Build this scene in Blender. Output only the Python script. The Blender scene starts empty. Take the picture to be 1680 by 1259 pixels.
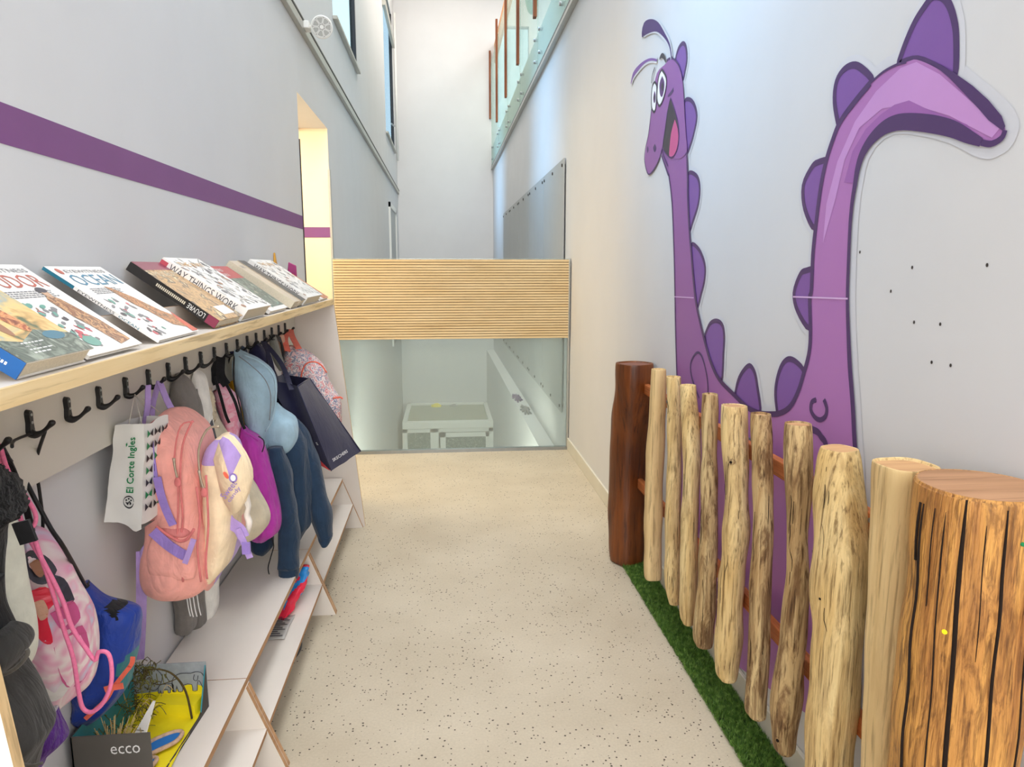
import bpy, bmesh, math, random
from mathutils import Vector, Matrix, noise
from mathutils.geometry import tessellate_polygon
random.seed(7)
R = math.radians
SC = bpy.context.scene
COL = SC.collection

# ---------------------------------------------------------------- camera
cd = bpy.data.cameras.new('camera')
cam = bpy.data.objects.new('camera', cd)
COL.objects.link(cam)
cd.sensor_width = 36
cd.lens = 36 * 1160 / 1680
cd.clip_start = .02
cd.clip_end = 60
cam.location = (0, 0, 1.5)
cam.rotation_euler = (R(90 - 9.182), 0, R(-5.493))
SC.camera = cam

# ---------------------------------------------------------------- world, lights, exposure
wd = bpy.data.worlds.new('world')
SC.world = wd
wd.use_nodes = True
wd.node_tree.nodes['Background'].inputs[0].default_value = (.92, .96, 1, 1)
wd.node_tree.nodes['Background'].inputs[1].default_value = 1.0
SC.view_settings.view_transform = 'Standard'
SC.view_settings.look = 'None'
SC.view_settings.exposure = 1.15
SC.view_settings.gamma = 1
SC.view_settings.use_curve_mapping = False


def area(name, loc, rot, sx, sy, power, col, spread=180):
    l = bpy.data.lights.new(name, 'AREA')
    l.shape = 'RECTANGLE'
    l.size, l.size_y = sx, sy
    l.energy = power
    l.color = col
    l.spread = R(spread)
    o = bpy.data.objects.new(name, l)
    o.location = loc
    o.rotation_euler = [R(a) for a in rot]
    COL.objects.link(o)
    return o


area('skylight_daylight', (.1, 3.0, 7.2), (0, 0, 0), 1.7, 6.0, 95, (.93, .97, 1))
area('rear_fill', (.1, -2.2, 2.2), (80, 0, 0), 2.0, 2.6, 46, (1, .965, .93))  # unseen fill added behind the camera to lift the room
area('doorway_room_light', (-1.75, 5.2, 2.45), (0, -38, 0), .6, .6, 26, (1, .84, .56))
area('stair_hall_light', (.1, 11.0, 7.2), (0, 0, 0), 1.4, 5.0, 80, (1, .90, .80))
area('lower_hall_fill', (.1, 5.98, -.7), (62, 0, 0), 1.6, .8, 34, (1, .97, .86))  # added fill, hidden under the floor edge, brightens the lobby and lower walls
area('gallery_light', (2.4, 9.5, 6.8), (0, 0, 0), 1.0, 9.0, 60, (1, .98, .95))
sl = bpy.data.lights.new('sky_glow', 'SUN')
sl.energy = 3.4
sl.angle = R(32)
sl.color = (.42, .66, 1)
so = bpy.data.objects.new('sky_glow', sl)
so.rotation_euler = Vector((1, .05, -.95)).to_track_quat('-Z', 'Y').to_euler()
COL.objects.link(so)

# ---------------------------------------------------------------- materials
MATS = {}


def srgb(h):
    if isinstance(h, str):
        c = [int(h[i:i + 2], 16) / 255 for i in (0, 2, 4)]
    else:
        c = [v / 255 for v in h]
    return tuple(v / 12.92 if v <= .04045 else ((v + .055) / 1.055) ** 2.4 for v in c) + (1,)


def newmat(name):
    m = bpy.data.materials.new(name)
    m.use_nodes = True
    MATS[name] = m
    return m, m.node_tree, m.node_tree.nodes['Principled BSDF']


def ramp(nt, fac, stops, interp='LINEAR'):
    r = nt.nodes.new('ShaderNodeValToRGB')
    cr = r.color_ramp
    cr.interpolation = interp
    while len(cr.elements) < len(stops):
        cr.elements.new(.5)
    for e, (p, c) in zip(cr.elements, stops):
        e.position = p
        e.color = c if len(c) == 4 else tuple(c) + (1,)
    nt.links.new(fac, r.inputs[0])
    return r.outputs[0]


def coords(nt, scale=(1, 1, 1), kind='Object'):
    t = nt.nodes.new('ShaderNodeTexCoord')
    mp = nt.nodes.new('ShaderNodeMapping')
    mp.inputs['Scale'].default_value = scale
    nt.links.new(t.outputs[kind], mp.inputs[0])
    return mp.outputs[0]


def noisetex(nt, vec, scale, detail=4, rough=.55, dist=0):
    n = nt.nodes.new('ShaderNodeTexNoise')
    n.inputs['Scale'].default_value = scale
    n.inputs['Detail'].default_value = detail
    n.inputs['Roughness'].default_value = rough
    n.inputs['Distortion'].default_value = dist
    nt.links.new(vec, n.inputs['Vector'])
    return n.outputs['Fac']


def bump(nt, bs, h, strength=.2, dist=.01):
    b = nt.nodes.new('ShaderNodeBump')
    b.inputs['Strength'].default_value = strength
    b.inputs['Distance'].default_value = dist
    nt.links.new(h, b.inputs['Height'])
    nt.links.new(b.outputs[0], bs.inputs['Normal'])


def mixc(nt, fac, a, b, mode='MIX'):
    m = nt.nodes.new('ShaderNodeMix')
    m.data_type = 'RGBA'
    m.blend_type = mode
    for s, v in ((0, fac), (6, a), (7, b)):
        if hasattr(v, 'is_output'):
            nt.links.new(v, m.inputs[s])
        else:
            m.inputs[s].default_value = v
    return m.outputs[2]


def math_(nt, op, a, b=None):
    m = nt.nodes.new('ShaderNodeMath')
    m.operation = op
    for i, v in enumerate((a, b)):
        if v is None:
            continue
        if hasattr(v, 'is_output'):
            nt.links.new(v, m.inputs[i])
        else:
            m.inputs[i].default_value = v
    return m.outputs[0]


def plain(name, col, rough=.6, var=.06, scale=30, bmp=0, metal=0, spec=.4, sheen=0, kind='Object'):
    """one colour with a slight procedural mottling"""
    m, nt, b = newmat(name)
    c = srgb(col)
    v = coords(nt, kind=kind)
    n = noisetex(nt, v, scale)
    lo = tuple(x * (1 - var) for x in c[:3]) + (1,)
    hi = tuple(min(1, x * (1 + var)) for x in c[:3]) + (1,)
    nt.links.new(ramp(nt, n, [(.3, lo), (.7, hi)]), b.inputs['Base Color'])
    b.inputs['Roughness'].default_value = rough
    b.inputs['Metallic'].default_value = metal
    b.inputs['Specular IOR Level'].default_value = spec
    if sheen:
        b.inputs['Sheen Weight'].default_value = sheen
    if bmp:
        bump(nt, b, n, bmp, .004)
    return m


def cloth(name, col, var=.1, rough=.85, bmp=.25, scale=26, sheen=.15):
    m, nt, b = newmat(name)
    c = srgb(col)
    v = coords(nt)
    n = noisetex(nt, v, scale, 5)
    w = noisetex(nt, v, 700, 2)
    lo = tuple(x * (1 - var) for x in c[:3]) + (1,)
    hi = tuple(min(1, x * (1 + var)) for x in c[:3]) + (1,)
    nt.links.new(ramp(nt, n, [(.3, lo), (.7, hi)]), b.inputs['Base Color'])
    b.inputs['Roughness'].default_value = rough
    b.inputs['Specular IOR Level'].default_value = .25
    b.inputs['Sheen Weight'].default_value = sheen
    v2 = coords(nt, (1, 1, .45))
    wr = noisetex(nt, v2, 13, 3, .5, 1.6)
    rg = math_(nt, 'ABSOLUTE', math_(nt, 'SUBTRACT', wr, .5))
    s = math_(nt, 'ADD', math_(nt, 'ADD', math_(nt, 'MULTIPLY', n, .5), math_(nt, 'MULTIPLY', w, .1)), math_(nt, 'MULTIPLY', rg, 2.6))
    bump(nt, b, s, min(1, bmp * 1.6), .012)
    return m


def wood(name, light, mid, dark, streak=.5, grain=1.0, rough=.6, axis='Z', bmp=.4, spec=.3, sc=1.0, patch=0, psc=26):
    m, nt, b = newmat(name)
    st = {'Z': (1, 1, .045), 'Y': (1, .045, 1), 'X': (.045, 1, 1)}[axis]
    v = coords(nt, tuple(s * sc for s in st))
    big = noisetex(nt, v, 16 * grain, 4, .6, .6)
    fine = noisetex(nt, v, 90 * grain, 5, .6, .3)
    v2 = coords(nt, tuple(s * sc for s in ((1, 1, .25) if axis == 'Z' else (1, .25, 1) if axis == 'Y' else (.25, 1, 1))))
    pat = noisetex(nt, v2, 9, 3, .5, .4)
    base = ramp(nt, big, [(.3, srgb(dark)), (.44, srgb(mid)), (.62, srgb(light))])
    base2 = ramp(nt, pat, [(.35, srgb(mid)), (.6, srgb(light))])
    c1 = mixc(nt, .5, base, base2)
    if patch:
        v3 = coords(nt, (1, 1, .16))
        pn = noisetex(nt, v3, psc, 5, .7, 1.2)
        c1 = mixc(nt, math_(nt, 'MULTIPLY', ramp(nt, pn, [(.47, (0, 0, 0, 1)), (.60, (1, 1, 1, 1))]), patch), c1, srgb(dark))
    fr = ramp(nt, fine, [(.34, (.22, .16, .11, 1)), (.47, (1, 1, 1, 1))])
    c2 = mixc(nt, streak, c1, fr, 'MULTIPLY')
    nt.links.new(c2, b.inputs['Base Color'])
    b.inputs['Roughness'].default_value = rough
    b.inputs['Specular IOR Level'].default_value = spec
    s = math_(nt, 'ADD', math_(nt, 'MULTIPLY', fine, .5), big)
    bump(nt, b, s, bmp, .006)
    return m


def blotch(name, cols, scale=18, rough=.6, edges=None, kind='Object', st=(1, 1, 1), bmp=.1):
    """printed cloth or cover: patches of several inks"""
    m, nt, b = newmat(name)
    v = coords(nt, st, kind)
    n = noisetex(nt, v, scale, 3, .6, .8)
    k = len(cols)
    stops = [(.22 + .56 * i / k, srgb(c)) for i, c in enumerate(cols)]
    nt.links.new(ramp(nt, n, stops, 'CONSTANT' if edges else 'LINEAR'), b.inputs['Base Color'])
    b.inputs['Roughness'].default_value = rough
    b.inputs['Specular IOR Level'].default_value = .3
    if bmp:
        bump(nt, b, noisetex(nt, v, 25, 4), bmp, .01)
    return m


def glassy(name, col, alpha, rough=.02, refl=.12, fixed=None):
    m, nt, b = newmat(name)
    nt.nodes.remove(b)
    out = nt.nodes['Material Output']
    t = nt.nodes.new('ShaderNodeBsdfTransparent')
    t.inputs[0].default_value = col
    g = nt.nodes.new('ShaderNodeBsdfGlossy')
    g.inputs['Roughness'].default_value = rough
    d = nt.nodes.new('ShaderNodeBsdfDiffuse')
    d.inputs[0].default_value = srgb('dfe8e2')
    fr = nt.nodes.new('ShaderNodeLayerWeight')
    fr.inputs[0].default_value = refl
    m1 = nt.nodes.new('ShaderNodeMixShader')
    m1.inputs[0].default_value = alpha
    nt.links.new(t.outputs[0], m1.inputs[1])
    nt.links.new(d.outputs[0], m1.inputs[2])
    m2 = nt.nodes.new('ShaderNodeMixShader')
    if fixed is None:
        nt.links.new(fr.outputs['Fresnel'], m2.inputs[0])
    else:
        m2.inputs[0].default_value = fixed
    nt.links.new(m1.outputs[0], m2.inputs[1])
    nt.links.new(g.outputs[0], m2.inputs[2])
    nt.links.new(m2.outputs[0], out.inputs[0])
    return m


# surfaces
plain('white_wall', 'd4d4d5', .8, .015, 3, .05, spec=.2)
plain('warm_wall', 'f3ddc0', .8, .02, 3, .05)
plain('white_paint', 'e4e4e0', .6, .02, 5)
plain('skirting', 'd8d3c4', .5, .03, 5)
plain('stripe_purple', '7c4a80', .5, .03, 6)
plain('aluminium', 'b3b2aa', .35, .04, 20, metal=.5)
plain('steel', '9fa3a4', .3, .05, 20, metal=.8)
plain('dark_slot', '3a3532', .6)
plain('black_plastic', '141416', .35, .2, 20, spec=.5)
plain('dark_frame', '1c1f26', .4)
plain('white_plastic', 'e6e6e2', .4, .02)
plain('grey_plastic', 'a9a9a4', .5, .03)
plain('panel_grey', 'a9abaa', .5, .03, 4)
plain('laminate', 'e3dad0', .4, .02, 6, spec=.5)
plain('rail_board', 'd2cec2', .45, .015, 6, spec=.5)
plain('landing_grey', 'a9ab98', .7, .05, 8)
plain('crack', '1a0d05', 1, .1)
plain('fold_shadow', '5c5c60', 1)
plain('paper', 'eeeae2', .7, .03)
plain('page_edge', 'd9cfb8', .8, .1, 300)
plain('soil', '2c3a1c', 1)
wood('log_brown', '8c4c1c', '5c2c0c', '2a1206', .75, .8, .4, bmp=.8, spec=.5)
wood('log_golden', 'e3a957', 'ab733a', '5f3717', .75, 2.2, .5, bmp=1.0, spec=.4, patch=.6, psc=60)
wood('picket_pale', 'f0d8a0', 'd9b676', '8c6438', .75, 1.5, .6, bmp=1.0, patch=.35)
wood('picket_grey', 'e4cc98', 'b08c5c', '6b4a2c', .85, 1.5, .65, bmp=1.0, patch=.8)
wood('picket_smooth', 'ecd09a', 'dcbc84', 'a88458', .5, 1.2, .6, bmp=.5, patch=.15)
wood('end_grain', 'd2a677', 'c49468', 'a87850', .3, 1.4, .8, axis='X')
wood('end_grain_brown', '8a5a48', '7a4a3c', '5e3426', .3, 1.2, .6, axis='X')
wood('end_grain_golden', 'b98c68', 'a67a58', '86603f', .4, 1.2, .7, axis='X')
wood('rail_red', 'c97a48', 'b0602f', '874220', .4, 1.3, .55, axis='Y', bmp=.3)
wood('slat_wood', 'e2c99c', 'd8bb8a', 'c9a672', .15, 1, .55, axis='X', bmp=.1)
wood('batten', '8c5230', '733c20', '572a16', .4, 1, .5)
wood('ply_edge', 'ecd3a4', 'd9b880', 'c49c66', .4, 1.0, .6, axis='Y', bmp=.15)
wood('ply_edge_z', 'e6cb9c', 'd0aa78', 'b68c5c', .4, 1.0, .6, axis='Z', bmp=.15)
wood('ply_edge_brown', 'c9a078', 'b3875e', '8f6543', .35, 1.0, .6, axis='Y', bmp=.15)
plain('timber_beam', 'c08a5c', .6, .08, 10)
# decal inks
for n_, c_ in (('ink_violet', 'ad74b4'), ('ink_violet_light', 'c290cc'), ('ink_violet_mid', '9a62a8'),
               ('ink_spike', '7d559f'), ('ink_outline', '4d3466'), ('ink_black', '3a3540'), ('ink_white', 'f2f2f4'),
               ('ink_tongue', 'c9578c'), ('ink_eye', '5d3a72'), ('ink_antenna', '3f2068'), ('film', 'cfd0d6'),
               ('ink_seam', 'd3b0dc')):
    plain(n_, c_, .45, .02, 8, spec=.35)
# printed sticker ink: deeper violet at the neck and head, lighter towards the tail
m, nt, b = newmat('ink_body')
sx = nt.nodes.new('ShaderNodeSeparateXYZ')
nt.links.new(coords(nt), sx.inputs[0])
gy = math_(nt, 'ADD', sx.outputs[1], math_(nt, 'MULTIPLY', sx.outputs[2], .35))
nt.links.new(ramp(nt, gy, [(.25, srgb('ad74b4')), (.62, srgb('935f9e'))]), b.inputs['Base Color'])
b.inputs['Roughness'].default_value = .45
b.inputs['Specular IOR Level'].default_value = .35
# speckled floor
m, nt, b = newmat('floor_speckle')
v = coords(nt)
vo = nt.nodes.new('ShaderNodeTexVoronoi')
vo.inputs['Scale'].default_value = 78
nt.links.new(v, vo.inputs['Vector'])
dens = noisetex(nt, v, 5, 2)
sep = nt.nodes.new('ShaderNodeSeparateColor')
nt.links.new(vo.outputs['Color'], sep.inputs[0])
gate = math_(nt, 'LESS_THAN', sep.outputs[0], math_(nt, 'MULTIPLY', math_(nt, 'SUBTRACT', dens, .12), 1.5))
rad = math_(nt, 'MULTIPLY', sep.outputs[1], .30)
dot = math_(nt, 'MULTIPLY', math_(nt, 'LESS_THAN', vo.outputs['Distance'], rad), gate)
base = ramp(nt, noisetex(nt, v, 2.2, 5), [(.3, srgb('c0b39c')), (.7, srgb('cfc3ad'))])
fine = ramp(nt, noisetex(nt, v, 120, 4), [(.35, (.86, .86, .86, 1)), (.65, (1, 1, 1, 1))])
base = mixc(nt, .6, base, fine, 'MULTIPLY')
nt.links.new(mixc(nt, dot, base, srgb('4a4037')), b.inputs['Base Color'])
b.inputs['Roughness'].default_value = .45
b.inputs['Specular IOR Level'].default_value = .3
# glass
glassy('barrier_glass', (.90, .96, .93, 1), .18, .03, .25)
glassy('balcony_glass', (.86, .94, .91, 1), .25, .03, .2, .06)
glassy('window_glass', (.64, .73, .75, 1), .02, .02, .1, .03)
glassy('panel_glass', (.80, .82, .82, 1), .3, .15, .12)
# grass
m, nt, b = newmat('grass_blade')
hi = nt.nodes.new('ShaderNodeObjectInfo')
v = coords(nt)
nt.links.new(ramp(nt, noisetex(nt, v, 60, 3), [(.3, srgb('2e4f14')), (.5, srgb('577f2a')), (.72, srgb('90b355'))]), b.inputs['Base Color'])
b.inputs['Roughness'].default_value = .6
# cloths
cloth('backpack_pink', 'f4ab9f')
cloth('backpack_dark_pink', 'd97a78')
cloth('lilac', 'b69ad6')
cloth('lilac_deep', '9a80c8')
cloth('cream', 'f3dcb8')
cloth('cream_cloth', 'efe6da')
cloth('white_cloth', 'f1efe6')
cloth('off_white', 'dfdfd0')
cloth('grey_cloth', '7b7670', scale=40)
cloth('grey_strap', '85857c')
cloth('beige_fleece', 'd2c6ac', bmp=.15)
cloth('beige_fur', 'ddceae', bmp=1.0, scale=90)
cloth('magenta', 'b536a6', rough=.5)
cloth('pale_blue', '9fbccb')
cloth('navy', '23384f')
cloth('navy_deep', '20203f')
cloth('navy_bag', '242440', rough=.5, bmp=.06)
cloth('red_trim', 'e23a3f', rough=.5)
cloth('royal_blue', '1f3f9c', rough=.4)
cloth('blue_dark', '0f2060', rough=.4)
cloth('teal', '2a7d86', rough=.5)
cloth('black_cloth', '18181b', var=.3)
cloth('black_fur', '151517', var=.4, bmp=1.0, scale=110)
cloth('denim_black', '3a3836', var=.25, scale=18)
cloth('denim_hem', '5a5650', var=.2, scale=60)
cloth('purple_knit', '5b2f85', bmp=.6, scale=120)
cloth('white_knit', 'ddd5d8', bmp=.6, scale=120)
cloth('yellow_cloth', 'e8a81c')
cloth('peach', 'dcae94')
cloth('coral', 'f07058')
cloth('mesh_pink', 'd07f7c')
plain('cord_pink', 'f781ac', .5, .08, 200)
plain('cord_black', '121214', .5, .2, 200)
plain('cord_white', 'dcd3c6', .6)
plain('paper_bag', 'e2e1dc', .45, .04, 9, .5)
plain('green_ink', '12804a', .5)
plain('black_ink', '22252a', .5)
plain('white_ink', 'f2f2f0', .5)
plain('navy_ink', '23284a', .5)
plain('zip_metal', 'b8a894', .4, metal=.6)
plain('shoebox_grey', '5f5b55', .55, .03)
plain('shoebox_dark', '45413c', .7)
plain('sun_yellow', 'f6e21c', .6, .04)
plain('pond_blue', '1f74c0', .5, .05)
plain('sand', 'c9a88e', .9, .2, 100, .6)
plain('drawing_grey', '9aa0a6', .7, .12, 40)
plain('sky_teal', '2f8a98', .6, .1, 12)
plain('straw', 'cdb27a', .8, .2, 60)
plain('twig', '6d6a2c', .9, .3, 60)
plain('twig_dark', '4d4020', .9, .3, 60)
plain('plastic_red', 'e8304a', .25, .1)
plain('plastic_blue', '2f8fd8', .25, .1)
plain('label_grey', 'b6b3ae', .5, .1)
plain('brand_red', 'c23038', .5)
blotch('princess_print', ['b7a6cc', 'e8dfe6', 'f0bfd0', 'f4e7e4', 'e9a0bf', 'c3dcea', 'd7c9e2'], 7, .45)
blotch('floral_print', ['6d7188', 'eddad6', 'd98a8c', 'efe2dc', '8a8ea2', 'e6c5c2', 'c2616c', 'f1e6e0'], 34, .7, True)
blotch('pink_print', ['e66f92', 'f0a9bd', 'f6c9d4', 'ef95ae', 'f3b4c4'], 25, .6)
blotch('cover_art_brown', ['4a3226', 'a06a44', '7a4a34', 'd0a070', '5f3c30', 'c08a5c'], 40, .35, kind='Object', bmp=0)
blotch('cover_art_fish', ['c08052', 'e0b07c', '8a5438', 'd69a66', '5c3a2c', 'e8c294'], 60, .35, bmp=0)
blotch('cover_art_gold', ['7d6a50', 'e6c48e', 'a98560', 'd8b07a', '5c4c44', 'f0d8a8'], 22, .35, bmp=0)
blotch('cover_art_grey', ['8c8f90', 'e8e8e4', 'b0b4b2', 'd8d2c8', '6d7472', 'c9a89c'], 55, .35, True, bmp=0)
blotch('cover_art_blue', ['3f78b0', '6aa0c4', 'c8b88c', 'e6c684', 'caa266', '5f6a4c'], 12, .35, bmp=0)
blotch('cover_art_orange', ['b85a2c', 'd9824a', '7a3420', 'e6a06a', '9c4424'], 30, .35, bmp=0)
blotch('cover_green', ['56665a', '7c8a7c', '44524a', '98a294'], 26, .35, bmp=0)
for n_, c_ in (('cover_white', 'ece9e4'), ('title_red', 'b85a48'), ('title_blue', '2e7c9c'), ('spine_blue', '1f5c9c'),
               ('spine_black', '2b2826'), ('cover_maroon', '8a3a50'), ('cover_red', 'b0303a'), ('spine_teal', '2a6f86'),
               ('ink_grey', '7a7a7e'), ('ink_red', 'c04a58'), ('ink_dark', '3c3a44'), ('ink_green', '5c9a8c'), ('ink_brown', '9a6a4c'),
               ('magenta_card', 'a03470'), ('amber_wood', 'd09838'), ('tan_board', 'c9b8a0'), ('orange_red', 'd2583c')):
    plain(n_, c_, .35, .04, 30, spec=.4)


# ---------------------------------------------------------------- object helpers
def tag(o, label=None, cat=None, group=None, kind=None):
    for k, v in (('label', label), ('category', cat), ('group', group), ('kind', kind)):
        if v:
            o[k] = v
    return o


def thing(name, loc, label, cat, group=None):
    o = bpy.data.objects.new(name, None)
    o.empty_display_size = .05
    o.location = loc
    COL.objects.link(o)
    return tag(o, label, cat, group)


def wloc(o):
    v = Vector((0, 0, 0))
    while o:
        v += Vector(o.location)
        o = o.parent
    return v


def smooth_path(pts, n):
    """Catmull-Rom through pts (tuples of any length), n samples per span"""
    out = []
    P = [Vector(p) for p in pts]
    L = len(P)
    for i in range(L - 1):
        p0, p1, p2, p3 = P[max(i - 1, 0)], P[i], P[i + 1], P[min(i + 2, L - 1)]
        for k in range(n):
            t = k / n
            out.append(.5 * ((2 * p1) + (p2 - p0) * t + (2 * p0 - 5 * p1 + 4 * p2 - p3) * t * t + (3 * p1 - p0 - 3 * p2 + p3) * t ** 3))
    out.append(P[-1])
    return out


def textgeo(s, cache={}):
    if s in cache:
        return cache[s]
    c = bpy.data.curves.new('t', 'FONT')
    c.body = s
    c.size = 1
    c.resolution_u = 2
    o = bpy.data.objects.new('t', c)
    COL.objects.link(o)
    dg = bpy.context.evaluated_depsgraph_get()
    e = o.evaluated_get(dg)
    me = e.to_mesh()
    vs = [tuple(v.co[:2]) for v in me.vertices]
    fs = [tuple(p.vertices) for p in me.polygons]
    e.to_mesh_clear()
    bpy.data.objects.remove(o)
    bpy.data.curves.remove(c)
    x0, x1 = min(v[0] for v in vs), max(v[0] for v in vs)
    y0, y1 = min(v[1] for v in vs), max(v[1] for v in vs)
    cache[s] = ([((v[0] - x0) / (x1 - x0), (v[1] - y0) / (y1 - y0)) for v in vs], fs)
    return cache[s]


class MB:
    """collects shapes in world coordinates and links them as one mesh"""

    hang = False

    def __init__(self):
        self.bm = bmesh.new()
        self.mats = []

    def mi(self, mat):
        if mat not in self.mats:
            self.mats.append(mat)
        return self.mats.index(mat)

    def face(self, vs, mat, smooth=False):
        try:
            f = self.bm.faces.new(vs)
        except ValueError:
            return None
        f.material_index = self.mi(mat)
        f.smooth = smooth
        return f

    def quad(self, pts, mat):
        return self.face([self.bm.verts.new(p) for p in pts], mat)

    def box(self, x0, x1, y0, y1, z0, z1, mat, faces=None):
        c = [(x0, y0, z0), (x1, y0, z0), (x1, y1, z0), (x0, y1, z0), (x0, y0, z1), (x1, y0, z1), (x1, y1, z1), (x0, y1, z1)]
        return self.hexa(c, mat, faces)

    def hexa(self, c, mat, faces=None):
        v = [self.bm.verts.new(p) for p in c]
        names = {'bottom': (0, 3, 2, 1), 'top': (4, 5, 6, 7), 'near': (0, 1, 5, 4), 'far': (2, 3, 7, 6), 'right': (1, 2, 6, 5), 'left': (3, 0, 4, 7)}
        for k, ix in names.items():
            self.face([v[i] for i in ix], (faces or {}).get(k, mat))
        return self

    def tube(self, pts, r, mat, seg=8, cap=True, sm=0, up=None):
        """r: number or list; sm: samples per span"""
        if sm:
            rr = r if hasattr(r, '__len__') else [r] * len(pts)
            q = smooth_path([tuple(p) + (a,) for p, a in zip(pts, rr)], sm)
            pts = [Vector(p[:3]) for p in q]
            r = [p[3] for p in q]
        pts = [Vector(p) for p in pts]
        rr = r if hasattr(r, '__len__') else [r] * len(pts)
        rings = []
        prev = None
        for i, p in enumerate(pts):
            t = (pts[min(i + 1, len(pts) - 1)] - pts[max(i - 1, 0)])
            if t.length < 1e-9:
                t = Vector((0, 0, 1))
            t.normalize()
            a = prev if prev else (Vector((0, 0, 1)) if abs(t.z) < .9 else Vector((0, 1, 0)))
            u = a - t * a.dot(t)
            if u.length < 1e-6:
                u = t.orthogonal()
            u.normalize()
            prev = u
            w = t.cross(u)
            rings.append([self.bm.verts.new(p + (u * math.cos(k * 2 * math.pi / seg) + w * math.sin(k * 2 * math.pi / seg)) * rr[i]) for k in range(seg)])
        for a, b in zip(rings, rings[1:]):
            for k in range(seg):
                self.face([a[k], a[(k + 1) % seg], b[(k + 1) % seg], b[k]], mat, True)
        if cap:
            self.face(rings[0][::-1], mat)
            self.face(rings[-1], mat)
        return self

    def strap(self, pts, width, thick, mat, wdir=(0, 1, 0), sm=4):
        """flat band along pts; wdir = direction of its width"""
        q = smooth_path(pts, sm) if sm else [Vector(p) for p in pts]
        wd_ = Vector(wdir).normalized()
        rings = []
        for i, p in enumerate(q):
            t = (q[min(i + 1, len(q) - 1)] - q[max(i - 1, 0)]).normalized()
            w = (wd_ - t * wd_.dot(t)).normalized()
            n = t.cross(w)
            rings.append([self.bm.verts.new(p + w * a * width / 2 + n * b_ * thick / 2) for a, b_ in ((-1, -1), (1, -1), (1, 1), (-1, 1))])
        for a, b_ in zip(rings, rings[1:]):
            for k in range(4):
                self.face([a[k], a[(k + 1) % 4], b_[(k + 1) % 4], b_[k]], mat)
        self.face(rings[0][::-1], mat)
        self.face(rings[-1], mat)
        return self

    def loft(self, secs, mat, n=56, sub=5, expo=2.3, fold=0, folds=7, ns=0, nscale=9, seed=0, rot=0, capmat=None, matf=None, fine=0, endfold=1):
        """secs: (cx,cy,z,rx,ry); closed body of soft horizontal sections"""
        q = smooth_path(secs, sub)
        rings = []
        z0, z1 = q[0][2], q[-1][2]
        for i, s in enumerate(q):
            cx, cy, z, rx, ry = s
            f_ = (z0 - z) / (z0 - z1 + 1e-9)
            ring = []
            for k in range(n):
                th = 2 * math.pi * k / n
                c, s_ = math.cos(th), math.sin(th)
                e = 2 / expo
                x = math.copysign(abs(c) ** e, c) * rx
                y = math.copysign(abs(s_) ** e, s_) * ry
                a = 1
                if fold:
                    ph = seed + 2.2 * noise.noise((seed, z * 3, th))
                    a += fold * (.35 + .65 * f_ * endfold) * (math.sin(folds * th + ph) * .6 + math.sin((folds * 1.7) // 1 * th - ph * 1.3) * .4)
                x *= a
                y *= a
                cr, sr = math.cos(rot), math.sin(rot)
                x, y = x * cr - y * sr, x * sr + y * cr
                p = Vector((cx + x, cy + y, z))
                d = Vector((x, y, 0))
                if d.length > 1e-6:
                    d.normalize()
                if ns:
                    p += (d + Vector((0, 0, .3))) * ns * noise.noise(p * nscale + Vector((seed * 3.1, 0, 0)))
                if self.hang and p.x < 0:
                    lim = (-.826 if p.z > 1.06 else -.874) + .004 * math.sin(p.z * 40 + th)
                    p.x = max(p.x, lim)
                if fine:
                    p += d * fine * noise.noise(p * 160)
                ring.append(self.bm.verts.new(p))
            rings.append(ring)
        for a, b_ in zip(rings, rings[1:]):
            for k in range(n):
                mm = mat
                vs = [a[k], b_[k], b_[(k + 1) % n], a[(k + 1) % n]]
                if matf:
                    c = sum((v.co for v in vs), Vector()) / 4
                    mm = matf(c, 2 * math.pi * (k + .5) / n) or mat
                self.face(vs, mm, True)
        self.face(rings[0], capmat or mat, capmat is None)
        self.face(rings[-1][::-1], capmat or mat, capmat is None)
        return self

    def poly(self, pts, mat, canvas, lift=0, thick=0):
        """filled outline on a canvas (function (u,v,lift) -> point)"""
        vs = [self.bm.verts.new(canvas(u, v, lift)) for u, v in pts]
        if len(vs) < 5:
            self.face(vs, mat)
        else:
            for t in tessellate_polygon([[Vector((u, v, 0)) for u, v in pts]]):
                self.face([vs[i] for i in t], mat)
        return self

    def ell(self, cu, cv, ru, rv, mat, canvas, lift=0, rot=0, n=20):
        c, s = math.cos(rot), math.sin(rot)
        pts = []
        for k in range(n):
            a, b_ = ru * math.cos(2 * math.pi * k / n), rv * math.sin(2 * math.pi * k / n)
            pts.append((cu + a * c - b_ * s, cv + a * s + b_ * c))
        return self.poly(pts, mat, canvas, lift)

    def line(self, pts, hw, mat, canvas, lift=0, sm=4, closed=False):
        """painted line of half-width hw (number or list)"""
        hh = hw if hasattr(hw, '__len__') else [hw] * len(pts)
        P = [tuple(p) + (h,) for p, h in zip(pts, hh)]
        if closed:
            P = P + [P[0]]
        q = smooth_path(P, sm) if sm else [Vector(p) for p in P]
        L = []
        for i, p in enumerate(q):
            if closed:
                t = q[(i + 1) % (len(q) - 1)] - q[i - 1 if i else -2]
            else:
                t = q[min(i + 1, len(q) - 1)] - q[max(i - 1, 0)]
            t = Vector((t[0], t[1]))
            t = t.normalized() if t.length > 1e-9 else Vector((1, 0))
            nx, ny = -t.y, t.x
            L.append((self.bm.verts.new(canvas(p[0] + nx * p[2], p[1] + ny * p[2], lift)), self.bm.verts.new(canvas(p[0] - nx * p[2], p[1] - ny * p[2], lift))))
        for a, b_ in zip(L, L[1:]):
            self.face([a[0], b_[0], b_[1], a[1]], mat)
        return self

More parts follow.
